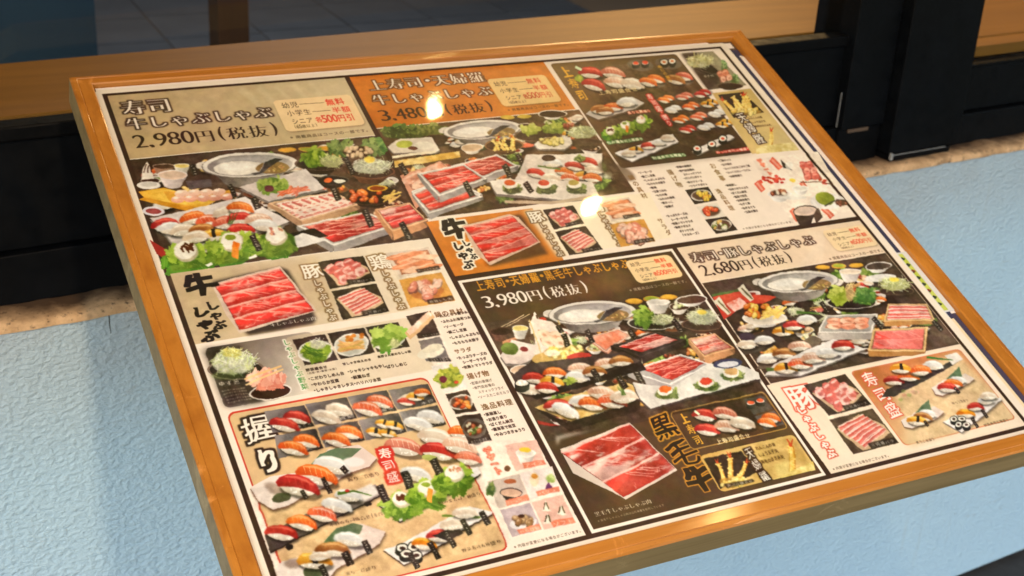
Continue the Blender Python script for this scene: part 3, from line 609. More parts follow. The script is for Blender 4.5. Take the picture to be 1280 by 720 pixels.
    text('※内容が変更になる場合がございます。',(641,682),(727,660),(60,40,28),style='x')
    # ================= panel 2
    h=[(438,97.5),(682,79.5),(754,122),(470,162)]
    fill(RQ(.3345,.7885,.6395,.6765),noisy((205,108,28),(222,135,52),140,3,.3,0,.9))
    text('上寿司・天婦羅',(455,99.5),(601,105),(250,232,214),out=(110,60,25),ow=4,glow=(130,70,25),gw=6,ga=.6); text('牛しゃぶしゃぶ',(461,118),(611,119),(250,232,214),out=(110,60,25),ow=4,glow=(130,70,25),gw=6,ga=.6)
    text('3,480円(税抜)',(470,138),(612,139.5),(62,30,14)); card([(607,100),(681,93.5),(702,127),(630,134)],(246,205,140),(70,50,35),(215,75,45))
    text('※掲載商品はコースの一部です。',(633,136),(712,130),(70,42,20),style='x')
    ph=[(473,163),(724,137),(763,196),(786,222),(812,245),(563,278),(541,296)]
    fill(RQ(.3345,.6750,.6445,.4960),noisy((72,50,32),(120,88,58),120,3,-.2)); filler(RQ(.3365,.6650,.6345,.5050),80,1.)
    leafpile(505,165,30,9,(50,75,30),(110,135,60),50,4); leafpile(540,163,20,8,(80,95,40),(150,150,80),24,4); bowl(548,172,14,4,7,(55,40,30),(60,42,30),(90,68,50))
    pot(603,163,48,12,-4,10)
    for x,y in ((634,147),(655,146)): ell(x,y,9,2.4,0,(215,180,70)); 
    bowl(657,158,11,4,6,(80,50,30),(235,225,210),(242,232,220)); bowl(690,143,18,5,5,(70,40,28),(236,226,214),(244,234,222))
    bowl(672,170,30,8,7,(70,52,38),(60,45,32),(120,95,70)); leafpile(663,162,12,7,(150,165,60),(220,215,120),24,4); leafpile(690,161,14,7,(90,130,40),(170,190,80),26,4); shreds(727,166,20,9,[(230,235,170),(235,240,200)],60,8); bowl(731,178,22,5,7,(90,70,50),(80,58,40),(110,85,60))
    plate([(484,184),(500,174),(540,172),(550,188),(545,191),(492,192)],(235,222,205),(215,200,180),2); ell(505,181,10,5,-5,(175,180,70)); ell(530,182,13,5,0,(240,230,210)); ell(516,186,6,2.5,0,(120,70,60))
    bowl(590,184,14,5,6,(225,190,150),(232,220,205),(240,230,216),-4); bowl(630,182,25,8,7,(70,45,28),(90,60,36),(150,105,65)); 
    for k in range(7): tempura(618+k*4,189-rr(0,3),14,rr(-130,-40),k%3==0)
    plate([(667,181),(680,172),(712,172),(715,180),(706,187),(672,187)],(240,230,215),(225,212,196),2); chunks(689,177,16,5,[(240,215,110),(245,225,140)],16,4,(150,110,40))
    line([(490,197),(545,190)],3,(240,225,195)); line([(493,206),(575,193)],8,noisy((215,165,70),(245,215,140),8)); 
    fill([(500,220),(550,202),(565,212),(520,262),(512,245)],(225,160,130)); folded([(503,222),(553,204),(570,222),(525,250)],2,3,(232,150,120),(248,205,180)); 
    I=tray([(565,207),(620,193),(646,207),(590,226)],9); meat(I,2,(215,50,48),(250,180,160),.25)
    I=tray([(514,240),(560,222),(602,243),(537,272)],3); 
    I=tray([(515,243),(552,225),(604,246),(535,268)],6); meat(I,3,(212,44,42),(250,180,160),.3)
    I=tray([(521,217),(580,205),(608,223),(548,246)],8); meat(I,3,(216,42,42),(250,180,160),.3)
    ptag(500,205,508,219,7);ptag(580,227,590,246,7);ptag(629,206,638,222,7);ptag(645,193,653,207,7)
    plate([(657,194),(752,192),(752,226),(643,226)],(240,228,214),(225,210,195),2)
    for x,y,k,a in ((670,216,'tuna',14),(705,214,'salmon',12),(690,203,'squid',0),(718,207,'tuna',10),(735,202,'tuna',12),(688,222,'white',5),(730,219,'egg',5),(712,222,'shrimp',8),(742,212,'white',5),(740,222,'salmon',8)): sushi(x,y,24,a,k)
    ell(685,198,9,4,0,(70,45,38)); leafpile(725,199,6,4,(80,110,50),(160,180,90),12,2.5); line([(672,208),(700,212)],2,(90,130,60))
    plate([(611,226),(634,224),(740,228),(750,248),(700,250),(620,242)],(238,226,212),(220,205,190),3)
    for x,c in ((640,(225,90,40)),(682,(215,60,45)),(720,(190,165,80))): leafpile(x,236,12,7,(60,75,40),(140,160,80),18,4); ell(x-2,231,9,5,0,(240,228,210)); ell(x-3,229,7,3.5,0,c)
    line([(630,252),(690,254),(745,246)],4,(200,175,145)); ptag(656,228,664,240,7); 
    ell(770,215,25,9,20,(95,75,55),.7,blur=5)
    # orange meat band
    fill([(535,278),(563,272),(660,258),(664,315),(694,322),(583,340),(577,340)],(0,0,0),0)
    fill(RQ(.3345,.4900,.485,.3915),noisy((212,120,34),(226,140,58),140,3,.3,0,.8)); fill([(655,264),(712,254),(740,313),(697,322)],(252,234,205),.95,8); fill([(705,254),(812,241),(840,297),(735,315)],(252,234,205))
    fill([(812,243),(858,292),(842,296)],WH,1)
    text('牛',(545,275),(582,300),(28,20,16),style='brush',seed=2,out=(250,238,215),ow=6); text('しゃぶ',(575,301),(590,326),(28,20,16),1.,vert=True,style='brush',seed=3,out=(250,238,215),ow=5); text('しゃぶ',(562,303),(572,338),(28,20,16),vert=True,style='brush',seed=5,out=(250,238,215),ow=5)
    text('牛',(545,275),(582,300),(28,20,16),style='brush',seed=2)
    fill([(580,282),(650,268),(685,318),(612,334)],(70,48,28),.8,6); fill([(577,283),(636,268),(648,272),(675,303),(612,332),(595,318)],(225,190,165)); meat([(580,284),(640,270),(673,302),(610,328)],4,(216,40,40),(250,180,160),.5,16)
    text('豚',(655,264),(675,278),(252,240,222),style='bold',**G); text('しゃぶしゃぶ',(672,279),(687,321),(252,240,222),.95,vert=True,style='bold',**G)
    meatcell([(678,263),(716,257),(730,280),(692,287)],'loin','三元豚ロース'); meatcell([(693,290),(732,283),(753,312),(712,320)],'rib','三元豚バラ')
    text('鶏',(729,252),(748,265),(252,240,222),style='bold',**G); text('しゃぶしゃぶ',(745,266),(766,308),(252,240,222),.95,vert=True,style='bold',**G)
    meatcell([(750,252),(786,247),(801,271),(764,277)],'chick','鶏むね肉'); meatcell([(762,281),(804,274),(819,302),(776,309)],'cut','若鶏もも肉')
    # dark inset with sushi
    q=[(688,80),(846,68),(940,192),(775,211)]; rfill(q,.006,grad(q[0],q[2],(122,94,54),(66,46,30),.15,150)); 
    fill([(750,130),(850,108),(938,190),(776,209)],(64,45,30),.6,20)
    text('上寿司',(696,84),(730,127),(236,175,55),.62,vert=True,style='brush',seed=1)
    fill([(720,86),(782,80),(800,108),(738,118)],(110,84,62),.7,3)
    for x,y,k,a in ((738,90,'tuna',6),(766,90,'ham',10),(742,105,'tuna',14),(770,102,'tai',12),(790,104,'white',12)): sushi(x,y,30,a,k)
    line([(719,84),(727,88)],3,(215,235,195)); leafpile(724,98,5,5,(140,160,50),(210,205,80),8,3)
    text('上寿司盛合せ',(745,113),(794,113),(250,225,160),style='bold')
    for (x,y),ks in (((800,80),('gun','gun')),((835,78),('mk','mk')),((815,101),('salmon','salmon')),((850,98),('chu','anago'))):
        ell(x,y+2,17,7,5,(120,112,105),.6,blur=2)
        if ks[0]=='gun': gunkan(x-6,y,5,(225,60,40)); gunkan(x+6,y-1,5,(225,60,40))
        elif ks[0]=='mk': maki(x-5,y,5); maki(x+5,y-1,5)
        else: sushi(x+5,y-3,22,12,ks[0]); sushi(x-5,y+1,24,12,ks[1])
    text('本日の握り',(820,82),(832,103),(236,175,55),vert=True,style='bold')
    plate([(732,143),(738,138),(790,122),(805,129),(795,136),(748,150)],(215,205,195),(190,178,168),2,(90,70,50)); sushi(750,136,24,0,'anago'); sushi(766,133,24,0,'salmon'); sushi(783,127,26,2,'squid'); sushi(756,138,22,0,'anago')
    text('炙り三貫盛り',(783,140),(812,138),(250,232,200),style='bold',out=(215,60,40),ow=1)
    for x,y,t in ((763,165,0),(782,158,1),(801,151,2)): wrap(x,y,11,t)
    text('包み葉寿司三種盛り',(757,177),(803,175),(250,240,215),style='bold',out=(60,130,60),ow=2)
    plate([(768,192),(780,188),(840,168),(848,177),(790,203)],(232,222,214),(240,232,226),1.5)
    for x,y,k in ((795,187,'egg'),(810,182,'tuna'),(823,178,'squid'),(834,172,'white'),(786,192,'white')): sushi(x,y,18,0,k)
    text('野菜寿司五種盛り',(814,196),(855,195),(250,240,215),style='bold',out=(60,130,60),ow=2)
    text('寿司盛・握り',(806,118),(835,158),(250,232,220),.75,vert=True,style='bold',out=(200,40,35),ow=4)
    for r in range(4):
        ks=[['salmon','chu','tuna'],['squid','salmon','egg'],['salmon','shrimp','squid'],['tuna','squid','egg']][r]
        for c_,k in enumerate(ks):
            x,y=833+r*9+c_*22.5,124+r*12.5-c_*3.6; ell(x,y+1,13,5,-6,(110,100,95),.6,blur=2); sushi(x+3,y-2,15,10,k); sushi(x-3,y+1,16,10,k)
    plate([(864,190),(872,194),(918,172),(910,168),(890,176)],(225,215,205),(235,225,215),1.5)
    for x,y in ((871,186),(889,180),(903,173)): maki(x,y,5.5,(225,80,50))
    text('のっけ寿司三種盛り',(893,189),(936,186),(250,225,205),style='bold',out=(205,45,35),ow=2)
    # right top pictures
    q=[(852,67),(891,64.5),(933,107),(885,113)]; fill(q,noisy((95,84,66),(150,140,110),60)); fill([(851,68),(870,66),(900,100),(885,113)],(48,34,26),.8,6)
    bowl(880,84,20,6,5,(35,28,22),(35,26,20),(140,120,100),20); shreds(874,77,17,9,[(235,225,150),(225,225,170),(245,240,200)],90,8); leafpile(905,84,4,9,(80,120,60),(150,180,120),18,2); leafpile(918,100,5,9,(80,120,60),(150,180,120),18,2)
    bowl(912,108,17,4,3,(60,36,26),(70,50,40),(110,88,70)); folded([(896,90),(908,87),(916,100),(900,104)],2,2,(225,130,95),(245,190,160)); text('ゆず葱',(877,94),(890,96),(230,220,200),style='x')
    q=[(890,117),(938,111),(998,187),(940,193)]; fill(q,grad(q[0],q[2],(205,172,100),(226,200,140),.3,80)); fill([(897,119),(928,115.5),(955,141),(917,148)],(50,36,26))
    for k in range(6): tempura(918+k*4,141-k*.3,20,-100+rr(-35,35),k%2==0)
    chunks(932,140,19,4,[(248,225,140),(235,195,90)],16,3.5,(200,150,60)); text('天婦羅',(916,141),(948,181),(252,244,228),.7,vert=True,style='brush',out=(60,36,22),ow=4)
    listing(['れんこんの盛','しょう玉子天','海老のはさみ天'],934,147,4,5,.0055,.0042,(90,60,30)); tempura(962,185,20,-85); fill([(945,184),(992,178),(999,188),(945,193)],noisy((215,190,110),(246,228,165),8))
    # word lists of panel 2
    rq=lambda s,tl,br,**k: text(s,tl,br,(130,95,50),.8,vert=True,style='bold',**k)
    rq('鍋の具材',(783,219),(810,249)); listing(['・ソーセージ','・絹ごし豆腐','・しゃぶしゃぶもち','・もちもち水餃子','・春雨','・玉葱つみれ','・もち巾着','・ふわふわ海老','・焼きっこ','・油揚げ'],796,215,3.6,4.7,.0056,.0038)
    rq('揚げ物',(831,212),(855,235)); listing(['・若鶏の唐揚げ','・専門店自慢の','　スティックフライ','・パリパリポテト','・串カツソース','・フライドポテト'],843,208,3.4,4.7,.0056,.0038)
    rq('お食事',(884,204),(906,227)); listing(['・ご飯セット','・玉子焼き','・ふっくらたまごかけご飯','・ふっくらカレーうどん','・お新香盛り'],896,200,3.4,4.9,.0056,.0038)
    rq('サラダ',(819,273),(838,295)); listing(['・たっぷりチーズの','　シーザーサラダ','・完熟トマトサラダ','・海老アボカド','　ポテトサラダ','　(マヨネーズ)'],831,269,3.4,4.8,.0056,.0038)
    rq('逸品料理',(892,236),(920,264)); listing(['・茶碗蒸し','・なめつきりゃふり','・ばくだん納豆','・塩茹で枝豆','・お刺身盛り','・もずく酢','・ねぎまぐろ','・玉葱の漬け'],905,231,3.4,4.7,.0056,.0038)
    for q,k in (([(856,238),(885,234),(896,251),(868,256)],0),([(870,259),(896,254),(907,270),(882,275)],1),([(881,275),(908,271),(922,288),(895,293)],2)):
        c=bil(q,.5,.5); fill(q,(50,38,32) if k!=1 else (235,222,205)); ell(*c,13,7,-5,(225,215,200))
        chunks(*c,11,6,[[(240,200,70),(230,150,50),(220,220,150)],[(225,80,40),(235,110,60),(215,60,35)],[(120,140,60),(235,225,200),(225,180,90)]][k],14,3.4)
    text('※内容が変更になる場合がございます。',(927,285),(991,276),(70,50,36),style='x')
    # desserts of panel 2
    text('デザート',(944,199),(962,219),(246,150,120),vert=True,style='bold',out=(235,120,90),ow=2)
    for a in ((963,199,975,211),(945,228,954,239),(1001,228,1008,238),(989,262,998,276),(1028,260,1040,272)): line([(a[0],a[1]),(a[2],a[3])],7,(232,105,78)); ptag_=line([(a[0]+1,a[1]+1),(a[2]-1,a[3]-1)],2.5,(250,205,185),.6)
    folded([(999,204),(1014,202),(1027,224),(1006,226)],2,3,(226,100,90),(246,170,150)); fill([(975,200),(983,207),(990,214),(978,210)],(55,45,38)); ell(986,208,5,5,0,(245,238,225),.8)
    for k in range(26): ell(950+rr(0,30),224+rr(-3,7)-1,2,1.4,0,jit((205,50,35),25))
    for k in range(8): ell(1020+rr(0,12),228+rr(-3,3),2,1.4,0,jit((205,50,35),25))
    bowl(974,243,15,5,7,(225,215,205),(235,228,220),(246,240,232)); chunks(973,241,10,3.5,[(150,70,40),(230,215,195),(180,100,60)],9,3)
    bowl(1000,236,11,4,6,(246,238,225),(236,228,218),(246,240,232)); ell(990,226,4,2.2,0,(240,205,70)); ell(992,247,15,3,0,(228,222,210))
    ell(1034,252,22,10,0,(240,232,224)); ell(1031,249,12.5,8,10,grad((1020,243),(1040,256),(165,180,60),(110,130,35))); chunks(1052,254,8,4,[(120,60,45),(150,80,60)],7,3); line([(1030,258),(1048,250)],1.5,(70,60,55))
    bowl(1006,264,15,7,15,(225,195,175),(62,48,38),(45,38,34),-5); ell(1006,264,11,4,-5,(205,180,165))
    fill([(1016,268),(1022,260),(1028,272),(1020,280)],(80,62,48)); line([(1000,228),(1026,228),(1040,231)],1,(90,60,45))
    # ================= panel 3
    fill([(722,346),(756,338),(775,332),(800,356),(740,372),(700,375)],(160,118,58),.35,16)
    text('上寿司・天婦羅・黒毛牛しゃぶしゃぶ',(589,351),(781,349),(222,150,42),1.45,style='bold'); text('3,980円(税抜)',(599,371),(730,372),(252,236,220))
    card([(779,327),(835,319),(856,345),(799,356)],(250,214,160),(80,60,45),(230,80,50)); text('※掲載商品はコースの一部です。',(785,361),(859,352),(225,205,180),style='x')
    q=[(610,401),(868,362),(948,474),(680,527)]; dark(RQ(.3395,.3110,.6380,.1290),(56,40,30),(104,78,60)); filler(RQ(.3435,.3010,.6330,.1450),75,1.15)
    line([(625,410),(655,394)],1.2,(225,195,150)); line([(628,412),(662,393)],1.,(225,195,150))
    pot(740,392,54,15,-3,14); bowl(626,415,14,5,10,(60,35,25),(120,80,60),(90,60,45)); bowl(650,411,11,4,12,(245,220,130),(230,222,210),(240,232,222))
    fill([(661,402),(668,390),(676,402),(680,415),(664,418)],(248,236,218)); line([(666,393),(662,404)],1.6,(80,45,25)); line([(670,394),(674,404)],1.6,(80,45,25)); ell(678,400,5,3.6,0,(200,40,30))
    for x,y,c in ((792,377,(240,180,60)),(814,374,(160,180,60)),(835,372,(240,180,60))): ell(x,y,11,3.6,0,(205,140,50)); ell(x,y-.5,9,2.6,0,c)
    bowl(822,378,15,4,12,(248,238,226),(232,222,212),(246,236,226)); bowl(864,375,20,6,6,(90,60,50),(236,228,218),(246,238,228),-4)
    bowl(815,404,32,9,7,(40,34,28),(50,42,34),(215,205,190)); leafpile(804,396,13,13,(75,135,40),(160,205,80),34,5); shreds(827,400,15,8,[(225,230,170),(240,240,205)],50,8)
    bowl(876,406,26,8,7,(70,50,40),(80,52,38),(130,95,72)); shreds(877,397,21,10,[(238,238,205),(220,228,170)],90,8); ell(876,391,6,3,0,(245,215,90),blur=1)
    plate([(625,445),(640,426),(672,432),(668,448),(650,456),(632,455)],(240,226,214),(225,205,195),3); ell(637,437,11,7.5,8,grad((628,432),(645,444),(115,150,60),(75,105,35))); ell(655,437,5,3,0,(140,40,45))
    bowl(653,462,16,6,7,(235,195,160),(240,230,220),(246,238,228),-5)
    fill([(668,398),(690,402),(712,420),(720,440),(690,455),(668,448)],(238,222,206)); ell(694,450,32,10,-6,(60,40,28)); ell(694,447,30,9,-6,(205,165,90)); chunks(706,440,26,9,[(245,225,130),(240,205,90),(250,235,160)],40,4.5,(170,120,50))
    for x in (662,698): line([(x,400),(x+16,448)],1.5,(225,190,120))
    folded([(672,412),(700,418),(706,432),(678,432)],2,2,(240,170,130),(250,220,190)); ell(724,446,16,5,-6,(190,50,45),wob=.3); ell(690,442,10,4,0,(250,240,225),.7)
    I=tray([(731,422),(773,412),(788,418),(757,440)],2,rim=(246,205,180),side=(235,160,130)); fill(I,noisy((235,130,95),(250,190,160),10))
    I=tray([(763,432),(820,415),(858,425),(801,447)],9,rim=(62,52,48),side=(45,36,32)); meat([(773,433),(820,418),(848,425),(801,441)],2,(214,48,48),(250,190,175),.2)
    I=tray([(860,424),(892,417),(918,436),(880,446)],10,rim=(236,180,130),side=(225,160,110)); meat(I,2,(222,60,52),(250,190,170),.15)
    I=tray([(784,464),(850,443),(888,455),(838,482)],14,rim=(246,236,228),side=(205,195,190)); meat([(800,461),(848,446),(880,454),(840,476)],3,(212,40,42),(248,160,140),.42)
    # lacquer tray of nigiri and gold tray
    fill([(655,492),(800,452),(806,462),(670,500)],(25,20,18)); fill([(640,470),(660,455),(780,440),(800,452),(664,496),(648,488)],(70,56,52))
    for x,y,k,a in ((668,472,'tuna',5),(693,465,'salmon',2),(725,459,'tai',0),(757,453,'tai',-4),(690,476,'egg',6),(722,470,'squid',5),(775,450,'anago',-2),(742,463,'anago',-2),(660,486,'white',10),(683,484,'tuna',6)): sushi(x,y,30,a,k)
    gunkan(652,480,9,(240,232,220)); leafpile(712,476,7,4,(120,150,50),(190,200,90),12,3)
    fill([(668,510),(705,496),(780,478),(797,484),(798,498),(713,528)],noisy((205,160,80),(236,200,130),14)); fill([(668,510),(710,530),(798,500),(800,512),(712,540)],(38,25,18))
    for x,y,k,a in ((697,506,'tuna',0),(707,512,'squid',25),(728,500,'squid',0),(740,503,'salmon',8),(752,489,'tai',6),(765,500,'shrimp',6),(780,494,'white',0)): sushi(x,y,36,a,k)
    for k in range(8): line([(778+rr(-4,6),494),(776+rr(-8,12),478+rr(0,8))],1.4,(75,125,50),w1=.4)
    fill([(671,526),(700,533),(690,534),(673,531)],(170,35,30)); ptag(771,470,782,486,8,gold=True); ptag(740,462,749,477,7); ptag(698,407,702,416,6);ptag(704,418,710,433,8,gold=True);ptag(734,413,740,428,6);ptag(786,412,794,424,7,gold=True);ptag(840,400,852,416,7);ptag(793,464,806,486,8)
    plate([(790,478),(800,500),(812,511),(950,474),(948,466),(920,455),(885,455),(840,485)],(232,226,216),(216,208,198),3,(60,50,46))
    for x,y,c in ((833,492,(235,100,35)),(884,482,(225,60,45)),(915,470,(215,170,110))): leafpile(x,y,15,7,(70,100,45),(170,190,100),24,4); ell(x-2,y-3,10,6,0,(244,232,218)); ell(x-2,y-5,8,4.5,0,c,wob=.3)
    ell(909,455,18,6,-5,(60,66,100)); ell(909,456,13,4,-5,(225,222,225))
    # black beef tray
    fill([(694,546),(740,538),(700,550),(696,558)],(220,205,185),.7,4)
    fill([(700,562),(786,528),(846,588),(782,625),(774,620),(716,592)],(225,205,190)); meat([(701,566),(786,530),(843,586),(779,622)],3,(215,48,44),(250,195,180),.22,12)
    text('黒',(804,520),(836,547),(30,20,14),1.1,style='brush',out=(205,140,45),ow=4); text('毛',(824,552),(862,583),(30,20,14),1.05,style='brush',seed=2,out=(205,140,45),ow=3); text('牛',(846,585),(882,612),(30,20,14),1.0,style='brush',out=(205,140,45),ow=3,seed=4)
    text('黒毛牛しゃぶしゃぶ肉',(741,640),(812,629),(232,215,190),style='min'); text('※黒毛牛しゃぶしゃぶ肉は山形県産を使用しています',(746,650),(829,637),(190,170,145),style='x')
    rfill([(836,514),(957,491),(985,537),(862,566)][:1]+[(957,491),(984,535),(864,565)],.006,(170,128,66)); rfill([(837,515.5),(956,492.5),(982,534.5),(865,563)],.005,noisy((92,66,38),(74,52,32),80))
    text('上寿司',(846,518),(874,558),(232,170,55),.7,vert=True,style='brush',seed=1)
    fill([(858,512),(925,500),(952,528),(888,546)],(55,40,32),.85,4)
    for x,y,k,a in ((880,518,'tuna',8),(906,516,'ham',10),(884,536,'tuna',8),(908,532,'tai',10),(928,528,'white',10)): sushi(x,y,32,a,k)
    line([(867,514),(874,519)],3,(215,235,195)); text('上寿司盛合せ',(893,550),(935,541),(250,225,170),style='bold')
    fill([(928,500),(952,495),(966,512),(942,519)],(80,72,66)); gunkan(938,505,6,(225,70,40)); gunkan(950,502,6,(225,70,40)); fill([(943,521),(968,514),(980,531),(955,538)],(95,88,84)); sushi(964,522,24,14,'salmon'); sushi(958,528,24,14,'salmon')
    rfill([(872,570),(995,540),(1020,588),(898,616)][:1]+[(994,543),(1018,588),(901,615)],.006,noisy((222,185,110),(205,160,80),60)); fill([(878,574),(926,564),(945,590),(900,612)],(52,38,30)); tempura(913,598,26,-95); tempura(920,600,24,-60); tempura(904,600,22,-110); chunks(918,602,20,6,[(250,230,140),(238,200,90)],24,4,(200,150,60))
    strip([(905,606),(940,598),(943,602),(908,611)],'天ぷら盛合せ'); text('天婦羅',(927,561),(956,603),(252,244,228),.75,vert=True,style='brush',out=(60,36,22),ow=4)
    listing(['れんこんの盛','しょう玉子天','海老のはさみ天'],943,559,3.5,8,.0062,.0044,(100,68,34)); tempura(990,592,34,-95); fill([(965,600),(1016,577),(1019,588),(968,600)],noisy((222,190,100),(248,228,150),8)); fill([(968,580),(985,577),(985,592),(972,597)],(236,215,130),.6,3)
    # ================= panel 4
    fill(RQ(.6505,.3825,.9535,.3190),noisy((232,202,172),(244,218,188),160,2,.3,0,.7)); 
    for k in range(4): line(bez((1010+k*6,290),(1030,305),(1000+k*8,332)),3,(250,232,208),.4,blur=4)
    text('寿司・豚しゃぶしゃぶ',(858,316),(1012,297),(250,232,214),out=(85,60,45),ow=4,glow=(150,120,95),gw=6,ga=.6); text('2,680円(税抜)',(870,332),(984,323),(48,26,18))
    card([(1026,290),(1076,281),(1100,306),(1047,315)],(248,218,172),(75,55,40),(232,90,60)); text('※掲載商品はコースの一部です。',(1034,322),(1103,312),(60,40,28),style='x')
    dark(RQ(.6505,.3170,.9535,.1440),(58,43,34),(108,84,68)); filler(RQ(.6565,.3080,.9480,.1550),75,1.1)
    fill([(890,372),(925,362),(938,376),(905,400)],(205,60,45)); fill([(940,368),(972,372),(950,382),(930,378)],(215,60,45)); line([(889,370),(928,362)],3,(70,110,50))
    for a in ((895,374,911,393),(925,358,940,376)): line([(a[0],a[1]),(a[2],a[3])],10,(225,215,190),w1=6); line([(a[0]+2,a[1]+2),(a[2],a[3]-2)],2,(120,110,70))
    fill([(908,380),(925,372),(935,382),(918,390)],noisy((240,120,100),(250,205,190),5))
    pot(997,353,50,14,-3,14)
    for x,y,c in ((1028,334,(240,180,60)),(1048,333,(160,180,60)),(1069,332,(240,180,60))): ell(x,y,9,3,0,(215,160,60)); ell(x,y-.4,7,2,0,c)
    bowl(1062,340,14,4,12,(248,226,200),(226,216,208),(242,234,226)); bowl(1097,333,17,5,6,(90,70,62),(236,228,218),(246,238,228),-6); ell(1100,348,20,5,-4,(232,226,218)); bowl(1120,364,22,6,6,(60,45,36),(50,36,28),(100,80,62)); shreds(1118,356,20,9,[(225,230,150),(238,238,200)],70,8); ell(1117,350,6,3,0,(240,215,80),blur=1)
    bowl(1064,378,32,8,8,(40,32,26),(45,36,30),(215,205,190)); leafpile(1049,368,14,11,(140,170,50),(210,220,110),28,5); leafpile(1080,370,15,11,(40,110,40),(90,160,60),34,4); shreds(1062,366,6,10,[(245,210,140)],20,12)
    bowl(956,398,28,9,7,(240,225,205),(236,226,214),(246,236,226)); chunks(948,388,18,8,[(240,190,60),(230,120,40),(245,210,100)],20,4.5)
    for k in range(26): line([(958+rr(-8,14),397+rr(-6,3)),(964+rr(-4,20),386+rr(-3,6))],2,jit((248,212,110),15))
    I=tray([(1033,394),(1050,391),(1092,393),(1089,417)][:1]+[(1096,392),(1090,416),(1021,416)],10,rim=(236,226,214),side=(205,192,180)); folded([(1037,398),(1086,397),(1082,411),(1031,411)],3,2,(240,150,115),(250,205,175))
    I=tray([(1110,381),(1158,380),(1169,401),(1103,402)],6,wood=True); slices(I,4,(226,90,80),(250,215,200)); I=tray([(1091,412),(1160,409),(1156,440),(1084,438)],7,wood=True); meat(I,2,(226,66,62),(246,150,140),.25,20); 
    for a in ((1026,378,1036,391),(1090,397,1102,411),(1165,401,1177,414)): ptag(*a,6)
    fill([(920,432),(940,420),(1015,388),(1030,396),(955,440),(930,444)],(66,54,48)); 
    for x,y,k in ((934,430,'white'),(955,425,'squid'),(978,414,'egg'),(992,406,'tuna'),(1008,399,'squid')): sushi(x,y,26,0,k)
    ell(933,421,10,5,0,(60,45,60)); line([(995,390),(1025,393)],4,(70,130,50),w1=1.5)
    fill([(945,462),(952,452),(1015,420),(1026,424),(1020,436),(965,462)],(110,92,76)); sushi(960,448,29,-6,'squid'); sushi(980,441,29,-4,'anago'); sushi(999,432,27,0,'tai')
    plate([(955,470),(968,456),(1040,424),(1082,436),(1000,470)],(236,228,220),(214,204,196),2); line([(958,463),(1000,462)],4,(70,120,50)); 
    for x,y,k in ((982,460,'egg'),(1000,454,'shrimp'),(1016,447,'tai'),(1034,440,'squid'),(1052,431,'tuna')): sushi(x,y,29,0,k)
    # bottom of panel 4
    fill([(958,482),(1196,434),(1265,519),(1037,588)][:1]+[(1197,434),(1276,531),(1037,590)],noisy((244,220,192),(250,232,208),120,2,0,0,.7))
    R=dict(out=(228,95,70),ow=3,style='brush')
    text('豚',(972,482),(1008,503),(252,240,226),.98,style='bold',out=(228,95,70),ow=4); text('しゃぶしゃぶ',(992,509),(1045,574),(252,240,226),1.05,vert=True,seed=1,**R)
    meatcell([(1004,482),(1056,468),(1089,506),(1035,520)],'loin','三元豚ロース',(75,60,48)); meatcell([(1036,525),(1090,511),(1123,554),(1066,568)],'rib','三元豚バラ',(90,74,56))
    rfill([(1064,465),(1199,436),(1266,519),(1133,564)],.006,(214,130,90)); rfill([(1065.5,466),(1198,437.5),(1265,518),(1134,562)],.0055,grad((1060,470),(1150,560),(196,112,60),(226,194,148),.1,60)); fill([(1110,480),(1195,440),(1262,519),(1136,560),(1125,520)],(228,196,150),.9,10)
    text('寿司盛',(1072,467),(1126,524),(252,240,226),.9,vert=True,seed=1,**R)
    fill([(1102,497),(1108,487),(1200,447),(1204,450),(1118,496)],(62,54,50)); fill([(1180,445),(1195,441),(1204,450),(1190,457)],(225,215,205))
    for x,y,k in ((1117,475,'tuna'),(1135,470,'salmon'),(1148,463,'shrimp'),(1125,460,'egg'),(1165,456,'squid'),(1150,462,'salmon')): sushi(x,y,26,2,k)
    line([(1158,447),(1190,451)],3,(60,115,50),w1=1)
    def mini(x,y,s=1.,ks=('squid','salmon','tuna')):
        plate([(x-26*s,y+6*s),(x-10*s,y-4*s),(x+16*s,y-12*s),(x+28*s,y-5*s),(x+16*s,y+4*s),(x-12*s,y+16*s),(x-22*s,y+14*s)],(226,206,192),(238,224,212),1.5,(130,95,75)); fill([(x-8*s,y-4*s),(x+8*s,y-20*s),(x+12*s,y-8*s)],(75,120,80))
        sushi(x+7*s,y-4*s,22*s,6,ks[0]); sushi(x+1*s,y,24*s,6,ks[1]); sushi(x-6*s,y+5*s,26*s,6,ks[2]); ptag(x+3*s,y+6*s,x+8*s,y+13*s,3.5)
    mini(1190,479); mini(1152,520,1.,('squid','anago','egg')); text('炙り三貫盛り',(1143,552),(1166,546),(70,48,34),style='x'); text('握り三貫盛り',(1188,503),(1208,500),(70,48,34),style='x')
    plate([(1178,527),(1186,523),(1250,497),(1252,500),(1202,541)],(232,222,214),(240,230,222),1.5)
    for x,y,k in ((1206,516,'uni'),(1218,508,'tuna'),(1232,500,'squid'),(1235,495,'white')): sushi(x,y,22,2,k)
    for x,y in ((1192,524),(1202,524),(1198,531),(1208,532)): maki(x,y,5,(60,40,34))
    for a in ((1214,522,1222,535),(1226,512,1233,523)): ptag(*a,4)
    text('野菜寿司五種盛り',(1228,530),(1259,522),(70,48,34),style='x')
    for k in range(8): ell(1128+rr(-6,18),492+rr(-3,8),3,2,0,jit((225,160,130) if k%2 else (140,160,80),20),.6)
    text('※内容が変更になる場合がございます。',(1039,585),(1111,565),(70,48,34),style='x')
